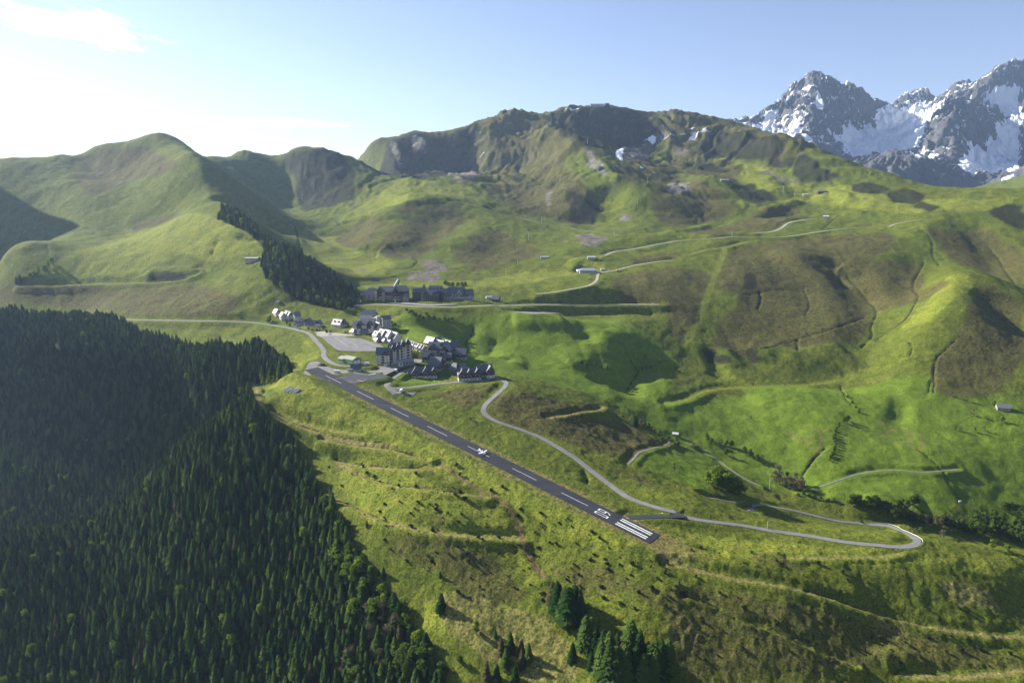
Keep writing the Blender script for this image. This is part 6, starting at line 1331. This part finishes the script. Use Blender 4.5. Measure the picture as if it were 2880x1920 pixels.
def aircraft():
    a = RW_L-3.05*RW_L/6.65-14; p = rw(a, -.2, .04); th = math.atan2(-RW_H[1], -RW_H[0]); e = empty('light_aircraft', p, 0, 'small white low wing aircraft rolling down the middle of the runway', 'aircraft'); e.rotation_euler = Matrix.Rotation(th, 3, 'Z').to_quaternion().to_euler(); e.rotation_euler = (0, math.atan(RW_S), th); e.scale = (1.12, 1.12, 1.12)
    fus = MB(); fus.loft([ellipse(3.2, .30, .32, 1.25), ellipse(3.0, .48, .50, 1.25), ellipse(1.9, .56, .58, 1.28), ellipse(.9, .60, .62, 1.30), ellipse(-.6, .56, .60, 1.32), ellipse(-2.2, .32, .38, 1.38), ellipse(-3.9, .10, .16, 1.48)]); fu = sub(e, 'fuselage', fus.mesh('fuselage', [M['vehicle_white']], True), (0, 0, 0))
    cn = MB(); cn.loft([ellipse(1.25, .30, .06, 1.80), ellipse(.7, .46, .34, 1.82), ellipse(-.2, .48, .42, 1.82), ellipse(-1.2, .40, .34, 1.76), ellipse(-1.9, .22, .10, 1.68)]); sub(e, 'canopy', cn.mesh('canopy', [M['glass']], True), (0, 0, 0)); sub(e, 'cabin_roof', MB().box(-1.1, .25, -.3, .3, 2.17, 2.25).mesh('cabin_roof', [M['vehicle_white']]), (0, 0, 0))
    def foil(x0, c0, x1, c1, y0, y1, z0, z1, t=.10):
        mb = MB(); sg = lambda x, c, y, z: [(x, y, z), (x-c*.3, y, z+c*t), (x-c, y, z+.01), (x-c*.4, y, z-c*t*.4)]; mb.loft([sg(x0, c0, y0, z0), sg(x1, c1, y1, z1)]); return mb
    for s in (-1, 1):
        w = sub(e, 'wing', foil(1.15, 1.65, .95, 1.35, s*.3, s*4.7, .92, 1.25).mesh('wing', [M['vehicle_white']]), (0, 0, 0)); sub(w, 'wing_tip', MB().box(-.35, .95, s*4.7-.04, s*4.7+.04, 1.2, 1.36).mesh('wing_tip', [M['vehicle_blue']]), (0, 0, 0)); sub(e, 'tailplane', foil(-3.1, .95, -3.35, .65, s*.08, s*1.6, 1.52, 1.58).mesh('tailplane', [M['vehicle_white']]), (0, 0, 0))
        sub(e, 'main_wheel', wheel_mesh(.22, .16), (.2, s*1.3, .22)); sub(e, 'gear_leg', MB().tube((.2, s*1.3, .25), (.3, s*1.15, .95), .05, .06, 6).mesh('gear_leg', [M['metal']]), (0, 0, 0))
    fn = MB(); fn.loft([[(-2.7, .05, 1.6), (-3.95, .04, 1.55), (-3.95, -.04, 1.55), (-2.7, -.05, 1.6)], [(-3.55, .03, 2.85), (-4.1, .02, 2.85), (-4.1, -.02, 2.85), (-3.55, -.03, 2.85)]]); sub(e, 'fin', fn.mesh('fin', [M['vehicle_white']]), (0, 0, 0))
    sub(e, 'spinner', MB().tube((3.2, 0, 1.25), (3.55, 0, 1.25), .2, .03, 10).mesh('spinner', [M['vehicle_blue']]), (0, 0, 0)); sub(e, 'propeller', MB().box(3.3, 3.36, -.08, .08, .35, 2.15).mesh('propeller', [M['rubber']]), (0, 0, 0)); sub(e, 'nose_wheel', wheel_mesh(.19, .14), (2.5, 0, .19)); sub(e, 'nose_leg', MB().tube((2.5, 0, .2), (2.4, 0, 1.0), .05, .06, 6).mesh('nose_leg', [M['metal']]), (0, 0, 0))
def pylon(s, h, label, rz=0):
    p = hit(*px(s)[0]); r = empty('lift_pylon', p, rz, label, 'pylon', 'chairlift pylons on the slopes'); w = max(.45, p[1]*.00022)
    sub(r, 'footing', MB().box(-1, 1, -1, 1, -1.5, .3).mesh('footing', [M['concrete']]), (0, 0, 0)); sub(r, 'mast', MB().tube((0, 0, 0), (0, 0, h), w, w*.7, 8).mesh('mast', [M['metal']]), (0, 0, 0)); sub(r, 'cross_arm', MB().box(-3.2, 3.2, -w*.5, w*.5, h-.6, h).mesh('cross_arm', [M['metal']]), (0, 0, 0))
    for q in (-2.9, 2.9): sub(r, 'sheave_bank', MB().box(q-.3, q+.3, -2, 2, h-.9, h-.5).mesh('sheave_bank', [M['rubber']]), (0, 0, 0))
def build_things():
    M['rubber'] = flatmat('black_rubber', (.02, .02, .02), .8, .1); M['vehicle_white'] = flatmat('white_car_paint', (.78, .78, .78), .25, .03, 1, .5); M['vehicle_grey'] = flatmat('grey_car_paint', (.22, .24, .27), .25, .05, 1, .5); M['vehicle_blue'] = flatmat('blue_paint', (.05, .10, .30), .3, .05, 1, .5); M['log'] = flatmat('weathered_log', (.34, .35, .37), .8, .3, 1.5); M['cut_wood'] = flatmat('fresh_cut_wood', (.5, .4, .25), .8, .1); M['yellow'] = flatmat('yellow_machine', (.6, .35, .03), .4, .05)
    aircraft()
    motorhome('a6 1010 850', D(-3), 'white motorhome at the grass edge left of the airfield hut'); motorhome('a6 1660 675', D(8), 'long white motorhome parked between the hangar and the tall residence'); motorhome('a6 2305 820', D(-70), 'white motorhome on the gravel below the tall residence'); motorhome('a4 355 1195', D(-95), 'white motorhome alone on the turning area beside the runway')
    car('a6 1990 872', D(-15), 'vehicle_grey', 'grey car on the gravel behind the apron'); car('a5 985 885', D(-25), 'vehicle_white', 'light car parked by the road below the hamlet, left of two'); car('a5 1110 912', D(-20), 'vehicle_grey', 'grey car parked by the road below the hamlet, right of two'); car('a5 1285 925', D(-20), 'vehicle_white', 'white car at the kerb below the hedge'); car('a5 1930 850', D(60), 'vehicle_white', 'white car on the lane between hamlet and chalet'); car('c1 2015 1210', D(0), 'vehicle_white', 'white van at the far right end of the terrace road'); car('a3 110 690', D(5), 'vehicle_grey', 'dark car in front of the hotel gatehouse')
    car('c2 1985 250', D(0), 'vehicle_white', 'pale car on the terrace beside the black chalet'); car('c1 1290 495', D(0), 'vehicle_grey', 'grey car on the track right of the reservoir hall')
    # piled logs on the grass above the forest
    for i, s in enumerate(sorted(('310 510;440 420', '340 730;520 620', '370 800;700 530', '430 840;760 550', '500 850;800 590', '540 850;860 600', '600 800;820 690', '760 770;930 650', '660 905;1120 650', '700 900;960 690', '900 890;1180 670', '940 900;1230 670', '1000 900;1290 670', '1280 665;1400 730', '930 600;1110 640', '640 770;860 640'), key=lambda q: float(q.split()[0]))):
        a, b = [Vector(hit(*q)) for q in px('c5 '+s)]; l = (b-a).length; r = .32+.06*(i % 3); o = empty('log', (a+b)/2+Vector((0, 0, r*.8+.12*(i % 2))), 0, 'grey peeled log of the loose pile beside the runway end'+place(i, 16), 'log', 'logs of the pile beside the runway'); d = (b-a)/2
        sub(o, 'stem', MB().tube(-d, d, r, r*.78, 9).mesh('stem', [M['log']]), (0, 0, 0))
        for sg, rr in ((-1, r), (1, r*.78)): sub(o, 'cut_end', MB().tube(d*sg*.995, d*sg*1.003, rr*.94, rr*.94, 9).mesh('cut_end', [M['cut_wood']]), (0, 0, 0))
    # chairlift pylons
    for s, h, lb in (('b2 1588 540', 17, 'lift pylon on the dark central hillside, high up'), ('b2 1465 815', 17, 'lift pylon beside the diagonal track on the central slope'), ('b2 1380 930', 19, 'lift pylon at the edge of the dark heather patch'), ('b2 1303 1005', 14, 'lift pylon just above the brown hillock'), ('b2 1306 1096', 13, 'lift pylon left of the green knoll'), ('b2 1230 1185', 19, 'tall lift pylon on the slope behind the resort'), ('b2 1945 892', 11, 'lift pylon below the grey scree patch'), ('b2 68 1000', 14, 'lift pylon in the bright green valley left of centre'), ('b2 145 1076', 12, 'lift pylon above the resort in the bright green valley'), ('b2 1770 292', 18, 'lift pylon on the dark face of the middle summit'), ('b2 2165 552', 16, 'lift pylon below the snow patches'), ('b2 2100 692', 16, 'lift pylon on the green run beside the crag'), ('b1 2185 952', 13, 'lift pylon where the green valley begins'), ('b1 2257 1022', 12, 'lift pylon low in the green valley'), ('b1 2130 888', 12, 'lift pylon at the upper end of the green valley'), ('b1 2000 622', 16, 'lift pylon in the shade of the left knoll'), ('b3 512 762', 17, 'lift pylon on the grey slope below the dark ridge'), ('b3 758 916', 17, 'lift pylon left of the white roofed lift station'), ('b3 835 938', 12, 'short lift pylon beside the white roofed lift station'), ('b3 420 1216', 12, 'lift pylon where the straight grass strip meets the track'), ('c2 1912 50', 12, 'lift pylon on the grass behind the black chalet')): pylon(s, h, lb)
    # covered conveyor behind the resort hotel
    a, b = Vector(hit(*px('a2 1525 330')[0])), Vector(hit(*px('a2 1670 85')[0])); r = empty('covered_conveyor', a, 0, 'white covered conveyor tunnel climbing the grass behind the resort hotel', 'conveyor'); d = b-a; u = Vector((1, 0, 0)); mb = MB(); mb.loft([[a-a+u*q[0]+Vector((0, 0, q[1]))+k for q in [(2.0*math.cos(t), 2.4*math.sin(t)) for t in np.linspace(math.pi, 0, 9)]] for k in [d*f for f in np.linspace(0, 1, 9)]])
    sub(r, 'tunnel', mb.mesh('tunnel', [M['white_metal']]), (0, 0, 0)); sub(r, 'base', MB().loft([[Vector((x, 0, z))+k for x, z in ((-2.4, -.8), (2.4, -.8), (2.4, .15), (-2.4, .15))] for k in (Vector(), d)]).mesh('base', [M['concrete']]), (0, 0, 0))
    p = hit(*px('c2 2130 228')[0]); r = empty('storage_tunnel', p, D(10), 'white arched storage tent above the black chalet', 'tent'); arc = [(5*math.cos(t), 5*math.sin(t)) for t in np.linspace(math.pi, 0, 11)]; sub(r, 'cover', MB().loft([[(x, y, z) for y, z in arc] for x in (-8, 8)]).mesh('cover', [M['white_metal']]), (0, 0, 0)); sub(r, 'door', MB().box(8.0, 8.1, -1.8, 1.8, 0, 3.4).mesh('door', [M['vehicle_grey']]), (0, 0, 0))
    p = hit(*px('c1 365 505')[0]); r = empty('pipe_portal', p, D(-60), 'curved white portal at the left end of the reservoir hall', 'portal'); arc = [(4*math.cos(t), 5*math.sin(t)) for t in np.linspace(math.pi, 0, 11)]; sub(r, 'shell', MB().loft([[(x, y, z) for y, z in arc] for x in (-4, 4)]).mesh('shell', [M['white_metal']]), (0, 0, 0)); sub(r, 'opening', MB().box(4.0, 4.06, -2.2, 2.2, 0, 3.2).mesh('opening', [M['rubber']]), (0, 0, 0))
    p = hit(*px('c1 1215 490')[0]); r = empty('excavator', p, D(20), 'small yellow excavator on the track right of the reservoir hall', 'excavator'); sub(r, 'cab', MB().box(-1, .9, -1, 1, 1, 3).mesh('cab', [M['yellow']]), (0, 0, 0)); sub(r, 'boom', MB().tube((.8, 0, 2), (3.4, 0, 3.6), .25, .2, 6).tube((3.4, 0, 3.6), (4.6, 0, 1.4), .2, .15, 6).mesh('boom', [M['yellow']]), (0, 0, 0)); sub(r, 'bucket', MB().box(4.3, 5.1, -.4, .4, .7, 1.5).mesh('bucket', [M['rubber']]), (0, 0, 0))
    for q in (-1, 1): sub(r, 'track', MB().box(-1.6, 1.6, q-.3, q+.3, 0, .9).mesh('track', [M['rubber']]), (0, 0, 0))
    # summit cable wheel
    p = hit(*px('c6 1562 228')[0]); r = empty('cable_wheel', p, 0, 'round cable wheel of the lift on the summit skyline', 'lift'); sub(r, 'post', MB().tube((0, 0, -2), (0, 0, 7), 1.1, .8, 8).mesh('post', [M['vehicle_grey']]), (0, 0, 0)); sub(r, 'wheel', MB().tube((0, 0, 7), (0, 0, 9.5), 5.0, 4.2, 20).mesh('wheel', [M['vehicle_grey']]), (0, 0, 0))
    # barrier at the turn-off, road signs, power posts
    a, b = Vector(on_runway(*px('a7 1665 395')[0])), Vector(on_runway(*px('a7 1712 428')[0])); r = empty('barrier', a, 0, 'white barrier across the turn-off between runway and road', 'barrier'); d = b-a; sub(r, 'beam', MB().tube(Vector((0, 0, 1.05)), d+Vector((0, 0, 1.05)), .2, .2, 8).mesh('beam', [M['paint']]), (0, 0, 0)); sub(r, 'counterweight', MB().box(-.7, .3, -.5, .5, 0, 1.5).mesh('counterweight', [M['paint']]), (0, 0, 0)); sub(r, 'rest_post', MB().box(d.x-.2, d.x+.2, d.y-.2, d.y+.2, -.3, 1.1).mesh('rest_post', [M['paint']]), (0, 0, d.z))
    for s, h, w, lb in (('a5 1585 1080', 4.2, 1.8, 'tall white sign panel at the fork below the hamlet'), ('a5 2015 1120', 3.2, 4.2, 'wide grey sign board at the edge of the car park'), ('a2 1585 755', 5, 1.5, 'white sign panel in front of the resort hotel'), ('a2 568 765', 5.5, 1.8, 'pale sign panel at the start of the upper road'), ('a3 62 715', 4.5, 1.1, 'white post sign in front of the hotel square'), ('a4 125 1080', 4, 1.0, 'white sign at the bend of the lane above the runway'), ('a4 1140 1025', 2.2, 1.0, 'little white sign beside the lower lane')):
        p = hit(*px(s)[0]); r = empty('sign_board', p, 0, lb, 'sign', 'sign boards of the village'); sub(r, 'panel', MB().box(-w/2, w/2, -.06, .06, h*.35, h).mesh('panel', [M['frame']]), (0, 0, 0))
        for q in (-.35, .35): sub(r, 'post', MB().tube((q*w, .08, -.5), (q*w, .08, h*.95), .06, .06, 6).mesh('post', [M['metal']]), (0, 0, 0))
    for s, h, lb in (('b7 664 290', 13, 'grey power post on the meadow beside the copse'), ('b7 650 552', 6, 'slim roadside post beside the lower road')):
        p = hit(*px(s)[0]); r = empty('power_post', p, D(20), lb, 'post'); sub(r, 'pole', MB().tube((0, 0, -1), (0, 0, h), .32, .2, 8).mesh('pole', [M['concrete']]), (0, 0, 0)); sub(r, 'crossbar', MB().box(-.9, .9, -.08, .08, h-.7, h-.5).mesh('crossbar', [M['metal']]), (0, 0, 0))
    p = hit(*px('b7 1910 440')[0]); r = empty('transformer_post', p, 0, 'twin wooden power post with a white top near the valley stream', 'post')
    for q in (-.8, .8): sub(r, 'pole', MB().tube((q, 0, -1), (q, 0, 12), .28, .22, 8).mesh('pole', [M['wood']]), (0, 0, 0))
    sub(r, 'top_unit', MB().box(-1.3, 1.3, -.6, .6, 11, 12.4).mesh('top_unit', [M['white_metal']]), (0, 0, 0))
    # guard rail round the hairpin
    P = RLINES['valley_road']; i0 = int(np.argmin(np.hypot(*(P[:, :2]-hits('b7 1400 662')[0, :2]).T))); i1 = int(np.argmin(np.hypot(*(P[:, :2]-hits('b7 1350 537')[0, :2]).T))); Q = P[i0:i1+1]; d = np.gradient(Q[:, :2], axis=0); d /= np.linalg.norm(d, axis=1)[:, None]; nr = np.c_[d[:, 1], -d[:, 0]]*3.6; E = np.c_[Q[:, :2]+nr, Q[:, 2]]
    r = empty('guard_rail', E[0], 0, 'pale guard rail around the outside of the hairpin bend', 'guard rail'); E = E-E[0]; mb = MB(); mb.loft([[(x+ox*k[0], y+ox*k[1], z+oz) for ox, oz in ((-.06, .45), (.06, .45), (.06, .85), (-.06, .85))] for (x, y, z), k in zip(E, nr/3.6)]); sub(r, 'rail', mb.mesh('rail', [M['paint']]), (0, 0, 0)); pm = MB().box(-.08, .08, -.08, .08, -.8, .6).mesh('post', [M['metal']])
    for x, y, z in E[::2]: sub(r, 'post', pm, (x, y, z))
    # spoil heap in the yard
    p = hit(*px('a6 650 690')[0]); mb = MB(); g = np.random.default_rng(5); n = 14; mb.loft([[(rr*math.cos(6.283*i/n)*(1+.12*g.normal()), .7*rr*math.sin(6.283*i/n)*(1+.12*g.normal()), z) for i in range(n)] for rr, z in ((7, -.5), (5.6, .7), (3.6, 1.9), (1.4, 2.7), (.3, 2.9))]); o = obj('spoil_heap', mb.mesh('spoil_heap', [flatmat('dark_spoil', (.09, .075, .065), .95, .35, .8, bump=.3)], True), label='dark heap of spoil in the gravel yard beside the road', cat='heap'); o.location = p
# ================================================================ build everything
level_apron()
build_ground()
build_paved()
build_snow()
build_valley_floor()
build_village()
build_things()
build_vegetation()
build_haze()
